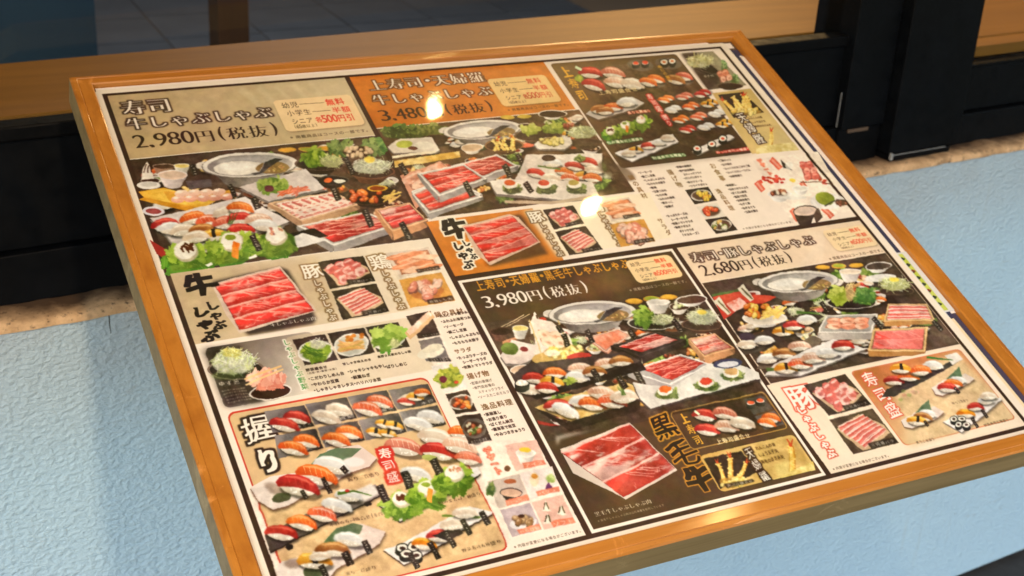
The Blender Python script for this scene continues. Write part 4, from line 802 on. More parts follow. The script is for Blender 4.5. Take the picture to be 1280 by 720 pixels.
# ------------------------------------------------------------------ helpers
_YA=math.radians(4.8); DU=Vector((math.cos(_YA),math.sin(_YA),0)); DN=Vector((-math.sin(_YA),math.cos(_YA),0)); ZO=Z0-.8
def W(u,n,z): return Vector((0,.83,ZO))+DU*u+DN*n+Vector((0,0,z))     # along the wall, into the wall, height above the board datum
def Bd(u,v,h=0.): return Vector((u,v*math.cos(TH_)-h*math.sin(TH_),Z0+v*math.sin(TH_)+h*math.cos(TH_)))  # on the board plane
def mesh(name,V,F,mat,parent=None,smooth=False,uv=None):
    me=bpy.data.meshes.new(name); me.from_pydata([tuple(v) for v in V],[],F); 
    if uv is not None:
        l=me.uv_layers.new(name='UVMap')
        for p in me.polygons:
            for li in p.loop_indices: l.data[li].uv=uv[me.loops[li].vertex_index]
    bm=bmesh.new(); bm.from_mesh(me); bmesh.ops.recalc_face_normals(bm,faces=bm.faces); bm.to_mesh(me); bm.free()
    if smooth:
        for p in me.polygons: p.use_smooth=True
    me.materials.append(mat); o=bpy.data.objects.new(name,me); sc.collection.objects.link(o)
    if parent: o.parent=parent
    return o
def tag(o,label,cat,group=None,kind=None):
    if label: o['label']=label
    if cat: o['category']=cat
    if group: o['group']=group
    if kind: o['kind']=kind
    return o
def thing(name,label,cat,loc=(0,0,0),group=None):
    o=bpy.data.objects.new(name,None); sc.collection.objects.link(o); o.empty_display_size=.05; return tag(o,label,cat,group)
QF=[(0,3,2,1),(4,5,6,7),(0,1,5,4),(1,2,6,5),(2,3,7,6),(3,0,4,7)]
def bevel(o,w,seg=2):
    m=o.modifiers.new('b','BEVEL'); m.width=w; m.segments=seg; m.limit_method='ANGLE'; return o
def wbox(name,u0,u1,n0,n1,z0,z1,mat,parent=None,bev=.002,jit=0):
    V=[W(u,n,z) for z in (z0,z1) for u,n in ((u0,n0),(u1,n0),(u1,n1),(u0,n1))]
    o=mesh(name,V,QF,mat,parent)
    return bevel(o,bev) if bev else o
def bbox(name,u0,u1,v0,v1,h0,h1,mat,parent=None,bev=0):
    V=[Bd(u,v,h) for h in (h0,h1) for u,v in ((u0,v0),(u1,v0),(u1,v1),(u0,v1))]
    o=mesh(name,V,QF,mat,parent); return bevel(o,bev) if bev else o
class M:
    def __init__(s,name,col=(.5,.5,.5),rough=.6,**k):
        s.m=bpy.data.materials.new(name); s.m.use_nodes=True; s.t=s.m.node_tree; s.b=s.t.nodes['Principled BSDF']
        s.b.inputs['Base Color'].default_value=(*col,1); s.b.inputs['Roughness'].default_value=rough
        for a,v in k.items(): s.b.inputs[a.replace('_',' ')].default_value=v
    def n(s,t,**k):
        x=s.t.nodes.new('ShaderNode'+t)
        for a,v in k.items():
            if hasattr(x,a) and a not in x.inputs: setattr(x,a,v)
            else: x.inputs[a.replace('_',' ')].default_value=v
        return x
    def l(s,a,b): s.t.links.new(a,b)
    def coord(s,scale=(1,1,1),rot=(0,0,0)):
        c=s.n('TexCoord'); mp=s.n('Mapping'); mp.inputs['Scale'].default_value=scale; mp.inputs['Rotation'].default_value=rot; s.l(c.outputs['Object'],mp.inputs[0]); return mp.outputs[0]
    def noise(s,vec,scale,detail=4,rough=.5,dist=0.):
        x=s.n('TexNoise',Scale=scale,Detail=detail,Roughness=rough,Distortion=dist); s.l(vec,x.inputs['Vector']); return x.outputs[0]
    def ramp(s,fac,stops):
        r=s.n('ValToRGB'); e=r.color_ramp.elements
        while len(e)<len(stops): e.new(.5)
        for q,(p,c) in zip(e,stops): q.position=p; q.color=(*c,1) if len(c)==3 else c
        s.l(fac,r.inputs[0]); return r.outputs[0]
    def mix(s,f,a,b,mode='MIX'):
        x=s.n('MixRGB'); x.blend_type=mode
        for v,i in ((f,0),(a,1),(b,2)):
            if hasattr(v,'links'): s.l(v,x.inputs[i])
            else: x.inputs[i].default_value=v if i==0 else (*v,1)
        return x.outputs[0]
    def bump(s,h,strength=.3,dist=.002,prev=None,inp='Normal'):
        x=s.n('Bump',Strength=strength,Distance=dist); s.l(h,x.inputs['Height'])
        if prev is not None: s.l(prev,x.inputs['Normal'])
        s.l(x.outputs[0],s.b.inputs[inp]); return x.outputs[0]
    def col(s,c): s.l(c,s.b.inputs['Base Color'])
# ------------------------------------------------------------------ materials
def wood(name,axis,c0,c1,c2,rough=.38,coat=.35,sc_=.8):
    m=M(name,rough=rough,Coat_Weight=coat,Coat_Roughness=.13)
    s=[60*sc_]*3; s[axis]=2.2*sc_; v=m.coord(tuple(s),(TH_*-1,0,0))
    a=m.noise(v,1.,6,.6,.6); s2=[260*sc_]*3; s2[axis]=7*sc_; b=m.noise(m.coord(tuple(s2)),1.,3,.6)
    d=m.noise(m.coord((3,3,3)),1.,3)
    c=m.ramp(a,[(.30,c0),(.48,c1),(.68,c2)]); c=m.mix(.15,c,m.ramp(b,[(.35,tuple(x*.7 for x in c1)),(.6,c2)]),'MIX')
    c=m.mix(m.ramp(d,[(.45,(0,0,0)),(.75,(.35,.35,.35))]),c,tuple(x*.55 for x in c0))
    w_=m.noise(m.coord((14,14,14)),1.,6,.75,1.); c=m.mix(m.ramp(w_,[(.60,(0,0,0)),(.70,(.45,.45,.45))]),c,tuple(min(1,x*1.5+.05) for x in c2))
    st=m.noise(m.coord((9,9,9)),1.7,6,.8,2.); c=m.mix(m.ramp(st,[(.66,(0,0,0)),(.72,(.6,.6,.6))]),c,tuple(x*.4 for x in c0)); m.col(c); m.bump(b,.12,.0006); return m.m
WC=((.30,.102,.010),(.385,.147,.017),(.46,.19,.028))
woodX=wood('honey wood grain along the rail',0,*WC); woodY=wood('honey wood grain up the rail',1,*WC)
def stucco():
    m=M('pale blue stucco',rough=.75)
    v=m.coord(); vs=m.coord((1,1,1.5))
    n1=m.noise(vs,104,3,.5,.3); n2=m.noise(v,150,2,.5); big=m.noise(v,2.2,4,.55); fine=m.noise(v,500,2)
    c=m.ramp(big,[(.3,(.42,.63,.82)),(.7,(.47,.69,.88))]); c=m.mix(m.ramp(n1,[(.3,(.25,.25,.25)),(.6,(0,0,0))]),c,(.26,.45,.65))
    d=m.noise(m.coord((3,3,9)),5.,6,.7,1.2); c=m.mix(m.ramp(d,[(.63,(0,0,0)),(.74,(.5,.5,.5))]),c,(.27,.32,.36))
    dr=m.noise(m.coord((34,34,2.2)),1.,4,.6,.4); c=m.mix(m.ramp(dr,[(.62,(0,0,0)),(.80,(.25,.25,.25))]),c,(.33,.38,.40))
    sk=m.noise(m.coord((1,1,1.4)),26.,6,.78,1.5); c=m.mix(m.ramp(sk,[(.675,(0,0,0)),(.74,(.8,.8,.8))]),c,(.10,.12,.14))
    # colour turns greyer up towards the ledge
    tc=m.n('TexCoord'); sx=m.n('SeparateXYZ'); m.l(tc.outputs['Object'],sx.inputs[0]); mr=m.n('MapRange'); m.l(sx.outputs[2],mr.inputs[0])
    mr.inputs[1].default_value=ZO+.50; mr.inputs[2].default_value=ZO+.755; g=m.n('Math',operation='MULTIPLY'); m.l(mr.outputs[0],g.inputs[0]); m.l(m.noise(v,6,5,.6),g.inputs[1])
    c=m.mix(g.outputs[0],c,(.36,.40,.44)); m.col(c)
    b=m.bump(n1,.75,.0058); b=m.bump(n2,.2,.001,b); return m.m
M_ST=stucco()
M_SIDE=wood('greyed side grain',0,(.18,.135,.06),(.25,.19,.09),(.31,.24,.12),.6,.0)
def concrete(name,c0,c1,spots=(.03,.025,.02)):
    m=M(name,rough=.9); v=m.coord(); n=m.noise(v,22,6,.7); c=m.ramp(n,[(.3,c0),(.65,c1)])
    p=m.noise(v,105,5,.75); c=m.mix(m.ramp(p,[(.34,(.85,.85,.85)),(.43,(0,0,0))]),c,spots)
    q=m.noise(v,30,3,.6); c=m.mix(m.ramp(q,[(.60,(0,0,0)),(.72,(.6,.6,.6))]),c,tuple(x*.45 for x in c0)); m.col(c); b=m.bump(n,.5,.003); m.bump(p,.6,.0015,b); return m.m
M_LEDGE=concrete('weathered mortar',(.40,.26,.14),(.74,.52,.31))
def ledge_back_brown(mat):  # mortar colour darkens to brown towards the back of the ledge
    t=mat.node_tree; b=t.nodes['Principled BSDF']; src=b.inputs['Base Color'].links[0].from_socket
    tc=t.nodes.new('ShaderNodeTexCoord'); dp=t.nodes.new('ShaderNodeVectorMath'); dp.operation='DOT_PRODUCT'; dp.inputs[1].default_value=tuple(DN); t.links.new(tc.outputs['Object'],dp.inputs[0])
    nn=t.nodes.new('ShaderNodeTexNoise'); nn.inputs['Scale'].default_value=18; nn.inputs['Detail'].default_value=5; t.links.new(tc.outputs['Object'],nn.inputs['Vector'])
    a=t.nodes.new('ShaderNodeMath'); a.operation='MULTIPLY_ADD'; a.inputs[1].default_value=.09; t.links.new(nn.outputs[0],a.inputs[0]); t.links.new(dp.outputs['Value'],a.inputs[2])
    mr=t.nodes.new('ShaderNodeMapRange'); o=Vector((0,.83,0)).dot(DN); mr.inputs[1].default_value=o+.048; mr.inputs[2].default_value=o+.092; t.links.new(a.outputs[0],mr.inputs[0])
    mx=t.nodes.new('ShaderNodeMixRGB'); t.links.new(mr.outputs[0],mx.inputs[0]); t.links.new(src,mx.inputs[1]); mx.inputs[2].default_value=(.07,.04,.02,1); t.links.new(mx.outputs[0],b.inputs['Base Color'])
ledge_back_brown(M_LEDGE)
def metal(name,col=(.0014,.0022,.0036),rough=.5):
    m=M(name,col,rough,Specular_IOR_Level=.12); n=m.noise(m.coord(),14,5,.65); m.col(m.ramp(n,[(.3,col),(.75,tuple(x*1.9 for x in col))])); m.l(m.ramp(m.noise(m.coord(),40,4),[(.3,(rough*.8,)*3),(.7,(min(1,rough*1.35),)*3)]),m.b.inputs['Roughness']); m.bump(m.noise(m.coord(),300,2),.1,.0005); return m.m
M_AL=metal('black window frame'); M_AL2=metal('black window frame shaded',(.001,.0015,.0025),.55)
M_EDGE=M('bare metal edge',(.45,.5,.55),.4,Metallic=.6).m
def paper(name,c,rough=.35):
    m=M(name,c,rough,Coat_Weight=.5,Coat_Roughness=.08); n=m.noise(m.coord(),9,4,.6); m.col(m.ramp(n,[(.3,tuple(x*.9 for x in c)),(.7,c)])); m.bump(m.noise(m.coord(),14,2),.25,.001); return m.m
M_WP=paper('white laminated paper',(.80,.78,.77)); M_BP=paper('dark blue laminated paper',(.035,.042,.10)); M_CP=paper('cream laminated paper',(.74,.66,.46))
M_BACK=M('backing board',(.10,.065,.04),.8).m
def bayfloor():
    m=M('dark slate tile',rough=.45); v=m.coord(); n=m.noise(v,3,5,.6); m.col(m.ramp(n,[(.3,(.060,.072,.098)),(.7,(.090,.104,.135))])); m.bump(n,.2,.004); return m.m
M_TILE=bayfloor(); M_GROUT=M('tile joint',(.20,.13,.08),.9).m
def ctr():
    m=M('counter board',rough=.6,Specular_IOR_Level=.25); v=m.coord((2,30,30)); n=m.noise(v,1.,5,.6,.5); m.col(m.ramp(n,[(.3,(.25,.115,.018)),(.7,(.33,.155,.026))])); d=m.noise(m.coord(),90,3); m.bump(d,.06,.001); return m.m
M_CTR=ctr()
M_POST=wood('dark brown post',2,(.045,.018,.008),(.06,.025,.011),(.08,.034,.015),.5,.1)
M_BLUE=M('dark blue panel',(.015,.06,.13),.6).m
M_SOFF=concrete('painted soffit',(.16,.13,.10),(.20,.16,.12),(.15,.12,.09))
M_PLINTH=concrete('dark plinth',(.012,.012,.012),(.03,.03,.03),(.2,.2,.18)); M_GROUND=concrete('dark paving',(.018,.019,.02),(.035,.036,.038))
M_IN=M('interior wall',(.22,.15,.09),.8).m
def glassm():
    m=bpy.data.materials.new('window glass'); m.use_nodes=True; t=m.node_tree; t.nodes.clear()
    o=t.nodes.new('ShaderNodeOutputMaterial'); mx=t.nodes.new('ShaderNodeMixShader'); tr=t.nodes.new('ShaderNodeBsdfTransparent'); tr.inputs[0].default_value=(.86,.90,.90,1)
    gl=t.nodes.new('ShaderNodeBsdfGlossy'); gl.inputs['Roughness'].default_value=.04; fr=t.nodes.new('ShaderNodeLayerWeight'); p5=t.nodes.new('ShaderNodeMath'); p5.operation='POWER'; p5.inputs[1].default_value=5.; ma=t.nodes.new('ShaderNodeMath'); ma.operation='MULTIPLY_ADD'; ma.inputs[1].default_value=.93; ma.inputs[2].default_value=.035
    t.links.new(fr.outputs['Facing'],p5.inputs[0]); t.links.new(p5.outputs[0],ma.inputs[0]); t.links.new(ma.outputs[0],mx.inputs[0]); t.links.new(tr.outputs[0],mx.inputs[1]); t.links.new(gl.outputs[0],mx.inputs[2]); t.links.new(mx.outputs[0],o.inputs[0]); return m
M_GL=glassm()
# ------------------------------------------------------------------ setting
GZ=-ZO
tag(wbox('ground',-9,12,-9,.02,GZ-.1,GZ,M_GROUND,bev=0),None,None,kind='structure')
fl=tag(wbox('interior_floor',-6,12,.35,12,GZ-.1,GZ,M_GROUND,bev=0),None,None,kind='structure'); fl.data.materials[0]=M_GROUT
tm=None
ts=.585
for i in range(9):
    for j in range(6):
        u=.2+i*ts-.35; n=5.05+(j-2)*ts
        # the joints run a few degrees off square with the window
        if tm is None:
            g=.006; h=ts/2-g; V=[(x,y,z) for z in (0,.006) for x,y in ((-h,-h),(h,-h),(h,h),(-h,h))]
            t=mesh('tile',V,QF,M_TILE,fl); tm=t.data
        else: t=bpy.data.objects.new('tile',tm); sc.collection.objects.link(t); t.parent=fl
        t.location=W(u+(n-5)*.11,n,GZ+.001+rng.rand()*.001); t.rotation_euler=(0,0,_YA-.11+rng.uniform(-.004,.004))
wl=thing('blue_wall','pale blue rough stucco wall below the black window frame','wall')
wl.location=(0,0,0)
NU,NZ_=4,4
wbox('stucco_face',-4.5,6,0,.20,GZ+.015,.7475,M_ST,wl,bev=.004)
wbox('plinth',-4.5,6,.03,.2,GZ,GZ+.012,M_PLINTH,wl,bev=0)
# ledge: uneven mortar strip on top of the wall
NX=420; V=[];F=[]
us=np.linspace(-.6,3.2,NX)
for i,u in enumerate(us):
    e=.0022*math.sin(u*37)+.0018*math.sin(u*83+1)+rng.uniform(-.0011,.0011)
    prof=[(-.004+e*.6,.742),(-.004+e*.6,.7515+e*.5),(.004+e,.7555+e*.3),(.03,.756+e*.5),(.075,.7575+e*.7),(.12,.758)]
    for n,z in prof: V.append(W(u,n,z))
k=6
CR=[(.0035,.749),(.0045,.738),(.004,.727),(.0052,.712)]
for i in range(NX-1):
    for j in range(k-1): a=i*k+j; F.append((a,a+1,a+k+1,a+k))
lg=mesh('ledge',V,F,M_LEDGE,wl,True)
V=[];F=[]
for i,(u,z) in enumerate(CR):
    h_=.0011*(1-i/4.5); V+=[W(u-h_,-.0007,z),W(u+h_,-.0007,z),W(u+h_,.001,z),W(u-h_,.001,z)]
for i in range(len(CR)-1): F+=[(i*4+a,i*4+(a+1)%4,i*4+4+(a+1)%4,i*4+4+a) for a in range(4)]
mesh('dark_streak',V,F,M('dark streak',(.05,.06,.06),.9).m,wl)
wf=thing('window_frame','black metal window frame with its thick bottom rail and upright mullion on the ledge','window frame')
wbox('bottom_rail',-2,1.478,.058,.16,.756,.832,M_AL,wf)
wbox('middle_rail',-2,1.478,.070,.16,.8345,.995,M_AL,wf)
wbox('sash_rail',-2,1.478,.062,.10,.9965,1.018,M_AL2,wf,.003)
wbox('stile',1.476,1.592,.045,.16,.832,2.6,M_AL,wf)
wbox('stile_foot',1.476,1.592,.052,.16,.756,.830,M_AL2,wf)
wbox('mullion',1.598,1.80,.022,.16,.772,2.6,M_AL,wf)
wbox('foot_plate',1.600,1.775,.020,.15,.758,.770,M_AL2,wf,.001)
wbox('edge_strip',1.6,1.76,.019,.021,.7698,.7712,M_EDGE,wf,0)
wbox('edge_strip',1.4745,1.4760,.058,.060,.834,.905,M_EDGE,wf,0)
wbox('edge_strip',1.598,1.604,.015,.022,.762,.776,M_EDGE,wf,.001)
wbox('latch_plate',1.50,1.555,.049,.052,.822,.829,M_EDGE,wf,0).data.materials[0]=M('worn brown metal',(.10,.07,.05),.6).m
wbox('bottom_rail',1.80,3.6,.050,.16,.756,.822,M_AL,wf)
wbox('middle_rail',1.80,3.6,.064,.16,.8245,.918,M_AL,wf)
wbox('sash_rail',1.80,3.6,.060,.10,.9195,.926,M_AL2,wf,.001)
wbox('sill_lip',1.83,3.6,.105,.16,.926,.9495,M_CTR,wf,.001)
wbox('glass_pane',-2,1.478,.088,.092,1.012,2.55,M_GL,wf,0)
wbox('glass_pane',1.80,3.6,.095,.099,.922,2.55,M_GL,wf,0)
wbox('top_rail',-2,3.6,.04,.16,2.55,2.62,M_AL,wf)
tag(wbox('interior_counter',-2,1.812,.162,.452,.975,1.002,M_CTR,bev=.003),'long wooden counter board inside the window left of the mullion','counter')
tag(wbox('interior_counter',1.83,3.6,.162,.80,.925,.952,M_CTR,bev=.003),'orange wooden counter board behind the glass right of the mullion','counter')
tag(wbox('wooden_post',1.175,1.29,2.75,2.85,GZ,3.,M_POST,bev=.004),'dark brown post standing inside behind the counter board','post')
tag(wbox('blue_reflection_panel',-2.5,.79,2.9,2.94,GZ,1.9,M_BLUE,bev=.003),'added dark blue panel inside at the far left, in place of a blue reflection','reflection_panel')  # added panel, its blue stands for a reflection in the glass
tag(wbox('interior_wall',-6,12,9,9.2,GZ,3.4,M_IN,bev=0),'brown back wall of the dining room behind the window','wall')
uw=tag(wbox('upper_wall',-6,7,0,.2,2.62,3.6,M_ST,bev=0),'pale blue stucco wall above the window','wall')
tag(wbox('ceiling',-6,12,.2,9.2,2.9,3.,M_SOFF,bev=0),None,None,kind='structure')
tag(wbox('canopy',-4.5,6,-2.0,-.002,2.35,2.45,M_SOFF,bev=.01),'brown painted canopy over the window and menu board','canopy')
# ------------------------------------------------------------------ menu stand
st=thing('menu_stand','slanted honey-coloured wooden frame holding the laminated menu sheets','menu board')
OU=[-.0345,1.0165,-.0303,.827]; IN=[-.0086,.9905,-.0070,.809]
prof=[(0,-.034),(0,.0035),(.0022,.0058),(.30,.0064),(.34,.0056),(.38,.0064),(.93,.0062),(1.,.0045),(1.,-.004)]
def rail(side,mat):
    def cor(t,e):   # e: which corner
        u0=OU[0]+(IN[0]-OU[0])*t; u1=OU[1]+(IN[1]-OU[1])*t; v0=OU[2]+(IN[2]-OU[2])*t; v1=OU[3]+(IN[3]-OU[3])*t
        return {'bl':(u0,v0),'br':(u1,v0),'tr':(u1,v1),'tl':(u0,v1)}[e]
    a,b={'bottom':('bl','br'),'right':('br','tr'),'top':('tr','tl'),'left':('tl','bl')}[side]
    pr=[(0,prof[0][1]),(0,prof[1][1]),(.09,.0058)]+prof[3:]+[(1.,-.034)]
    V=[];n=len(pr); N=24
    for i in range(N+1):
        s=i/N
        for t,h in pr:
            p=cor(t,a); q=cor(t,b); wob=(rng.uniform(-1,1)*.00025 if 0<i<N else 0)
            V.append(Bd(p[0]+(q[0]-p[0])*s,p[1]+(q[1]-p[1])*s,h+wob))
    F=[(i*n+j,i*n+(j+1)%n,(i+1)*n+(j+1)%n,(i+1)*n+j) for i in range(N) for j in range(n)]+[tuple(range(n)),tuple(range(N*n,N*n+n))]
    o=mesh('frame_rail',V,F,mat,st); o.data.materials.append(M_SIDE)
    for p in o.data.polygons:
        c=p.center; q=(c-Bd(0,0)); hh=q.dot(Vector((0,-math.sin(TH_),math.cos(TH_))))
        if hh<-.009 and len(p.vertices)==4: p.material_index=1
    return o
for s,m_ in (('bottom',woodX),('right',woodY),('top',woodX),('left',woodY)): rail(s,m_)
bbox('backing_board',-.012,.99,-.012,.812,-.029,-.0034,M_BACK,st)
def vbox(name,x0,x1,y0,y1,z0,z1,mat,parent,bev=.003):
    return bevel(mesh(name,[(x,y,z) for z in (z0,z1) for x,y in ((x0,y0),(x1,y0),(x1,y1),(x0,y1))],QF,mat,parent),bev)
vbox('post',.22,.30,.34,.42,.03,Z0+.105,woodY,st); vbox('base',.0,.52,.16,.60,0,.03,woodX,st)
# laminated sheets lying loose in the frame
def sheet(name,u0,u1,v0,v1,h,mat,label,cut=0,uvm=None):
    P_=[(u0,v0),(u1,v0),(u1,v1-cut),(u1-cut,v1),(u0,v1)] if cut else [(u0,v0),(u1,v0),(u1,v1),(u0,v1)]
    n=len(P_); V=[Bd(u,v,h-.0004) for u,v in P_]+[Bd(u,v,h) for u,v in P_]
    F=[tuple(range(n))[::-1],tuple(range(n,2*n))]+[(i,(i+1)%n,n+(i+1)%n,n+i) for i in range(n)]
    return tag(mesh(name,V,F,mat),label,'menu sheet')
sheet('blue_sheet',.30,.9890,-.0065,.786,-.0026,M_BP,'dark blue laminated sheet showing as a stripe along the right side of the frame')
sheet('white_sheet',.9825,.9898,.197,.770,-.0021,M_WP,'narrow white laminated sheet against the right rail, beside the blue stripe',.004)
sheet('cream_sheet',.60,.9790,-.0065,.188,-.0016,M_CP,'cream laminated sheet showing at the lower right under the large menu')
sheet('white_sheet',-.0055,.948,.60,.8080,-.0012,M_WP,'white laminated sheet showing as a long strip along the top rail',.006)
sheet('white_sheet',.70,.9845,.790,.8030,-.0019,M_WP,'white laminated sheet poking out at the upper right corner of the frame',.0)
# leaflet with print
art()
# halftone softness, ink mottling
Yg,Xg=np.mgrid[0:TH,0:TW].astype(np.float32)
FM=np.zeros((TH,TW),np.float32)                       # where the print is photographic
for q in (RQ(.008,.6595,.325,.4635),RQ(.337,.6730,.642,.4980),RQ(.342,.309,.636,.131),RQ(.653,.315,.951,.147),[(262,355),(350,333),(398,389),(300,419)],[(397,328),(453,320),(486,390),(428,400)],[(481,317),(535,309),(569,376),(512,386)],
          [(253,437),(300,432),(340,500),(283,509)],[(365,425),(497,403),(512,434),(381,458)],[(312,612),(604,560),(640,680),(350,745)],[(345,517),(534,480),(557,531),(360,574)],[(605,552),(670,550),(722,654),(640,672)],
          [(577,283),(642,268),(676,303),(607,334)],[(678,263),(716,257),(753,312),(712,320)],[(750,252),(786,247),(819,302),(776,309)],[(730,86),(838,72),(930,186),(775,208)],[(856,70),(889,67),(930,105),(886,111)],[(940,200),(1022,190),(1062,264),(990,282)],
          [(700,562),(786,528),(846,588),(774,622)],[(862,514),(955,492),(980,534),(884,555)],[(875,572),(990,545),(1016,586),(901,612)],[(1004,482),(1056,468),(1123,554),(1066,568)],[(1102,468),(1198,440),(1262,518),(1150,555)],[(507,396),(538,389),(614,551),(586,556)]):
    T=P(q); x0,y0=np.maximum(np.floor(T.min(0)).astype(int),0); x1,y1=np.minimum(np.ceil(T.max(0)).astype(int)+1,(TW,TH)); S=T-(x0,y0)
    FM[y0:y1,x0:x1]=np.maximum(FM[y0:y1,x0:x1],_raster(np.c_[S,np.roll(S,-1,0)],x1-x0,y1-y0))
FM=box(FM,3)
dx=(nz(Xg,Yg,10,1,0,2)*3.2+nz(Xg,Yg,28,1,0,4)*3.5)*FM; dy=(nz(Xg,Yg,10,1,0,8)*3.2+nz(Xg,Yg,28,1,0,9)*3.5)*FM
IMG[:]=IMG[np.clip((Yg+dy).astype(int),0,TH-1),np.clip((Xg+dx).astype(int),0,TW-1)]
for ax in (0,1):
    IMG[:]=(np.roll(IMG,1,ax)+2*IMG+np.roll(IMG,-1,ax))/4
bl=np.stack([box(IMG[...,k],2) for k in range(3)],-1); IMG+=(bl-IMG)*(FM*.55)[...,None]; del bl
gr=np.clip((IMG[...,1]-IMG[...,0])/60.,0,1)*FM; IMG[...,0]+=gr*16; IMG[...,1]-=gr*10      # printed greens lean yellow
rd=np.clip((IMG[...,0]-IMG[...,1]-90)/60.,0,1)*FM; IMG[...,0]+=rd*8; IMG[...,1]+=rd*18; IMG[...,2]+=rd*10
sm=box(IMG[...,1],7); dt=IMG[...,1]-sm; IMG+=(FM*np.clip(dt*.16,-12,12))[...,None]     # local contrast of a photograph
IMG+=(FM*(22*nz(Xg,Yg,5,1,0,31)+20*nz(Xg,Yg,12,1,.6,33)+16*nz(Xg,Yg,45,1,.3,35)))[...,None]*np.array([1.05,1.,.9])
lum=IMG.mean(2)/255.; k_=np.clip(1.12-lum*1.08,.08,1.)[...,None]
mott=(.30*nz(Xg,Yg,9)+.26*nz(Xg,Yg,26,1,.4,3)+.22*nz(Xg,Yg,90,1,.2,5))[...,None]
IMG*=1+k_*mott*.55
IMG+=k_*9*np.stack([nz(Xg,Yg,14,1,0,11),nz(Xg,Yg,14,1,0,17),nz(Xg,Yg,14,1,0,23)],-1)
IMG+=rng.normal(0,2.2,IMG.shape[:2]).astype(np.float32)[...,None]
np.clip(IMG,0,255,out=IMG)
# green and yellow leaflet printed at the right edge
lq=lambda u0,v1,u1,v0: RQ(u0,v1,u1,v0)
fill(lq(.970,.32,.992,.19),(232,226,222)); fill(lq(.9715,.312,.9805,.203),noisy((196,208,70),(218,222,110),14))
for k in range(8):
    v=.305-k*.0125; line([PX(.9735,v),PX(.9775,v-.004)],rr(2,3.6),[(50,60,40),(60,70,50),(150,60,40)][k%3]); line([PX(.9735,v-.005),PX(.9765,v-.002)],1.4,(60,70,50))
lin=lambda c: np.where(c<=.04045,c/12.92,((c+.055)/1.055)**2.4)
enc=lambda c: np.where(c<=.0031308,c*12.92,1.055*np.clip(c,0,None)**(1/2.4)-.055)
A=lin(np.clip(IMG/255.,0,1)); wt=lin(np.array([250,232,214])/255.)
A=enc(np.clip(A/wt*np.array([.70,.675,.63]),0,.95)).astype(np.float32)
im=bpy.data.images.new('menu_print',TW,TH); buf=np.ones((TH,TW,4),np.float32); buf[...,:3]=A[::-1]; im.pixels.foreach_set(buf.ravel()); im.update(); im.pack()
pm=M('printed laminated menu',rough=.5,Specular_IOR_Level=.25,Coat_Weight=.8,Coat_Roughness=.036); ti=pm.n('TexImage'); ti.image=im; ti.interpolation='Linear'; ti.extension='EXTEND'
uvn=pm.n('UVMap'); uvn.uv_map='UVMap'; pm.l(uvn.outputs[0],ti.inputs[0]); pm.col(ti.outputs[0])
nb=pm.noise(pm.coord(),7.,2,.5); nb2=pm.noise(pm.coord(),38.,2,.5); bb=pm.bump(nb,.25,.0028,None,'Coat Normal'); pm.bump(nb2,.025,.0005,bb,'Coat Normal')
M_PR=pm.m
def tuv(u,v): return ((u-U0)/(TW/PPM),1-(V1-v)/(TH/PPM))
def piece(name,pts,h,parent,label=None,th=0.):
    V=[Bd(u,v,h) for u,v in pts]; uv=[tuv(u,v) for u,v in pts]; n=len(pts); F=[tuple(range(n))]
    if th:
        V+= [Bd(u,v,h-th) for u,v in pts]; uv+=uv; F+=[tuple(range(n,2*n))[::-1]]+[(i,(i+1)%n,n+(i+1)%n,n+i) for i in range(n)]
    o=mesh(name,V,F,M_PR,parent,uv=uv)
    if label: o['label']=label
    return o
R4=lambda u0,v1,u1,v0: [(u0,v0),(u1,v0),(u1,v1),(u0,v1)]
def Q4(*p): return [tuple(x) for x in UV(p)][::-1]
lf=piece('leaflet',R4(.90,.315,.9895,.200),-.0008,None,th=.0004); tag(lf,'yellow-green and white leaflet tucked between the large menu and the right rail','leaflet')
c=.004; ms=piece('menu_sheet',[(U0+.0012,V0+.0015),(U1,V0+.0015),(U1,V1-c),(U1-c,V1),(U0+c,V1),(U0+.0012,V1-c)],.0006,None,th=.0006)
tag(ms,'large laminated photo menu with five priced course panels lying in the wooden frame','menu sheet')
def panel(label,u0,v1,u1,v0,photos):
    p=piece('menu_panel',R4(u0,v1,u1,v0),.00072,ms,label)
    for name,q in photos: piece(name,q,.00084,p)
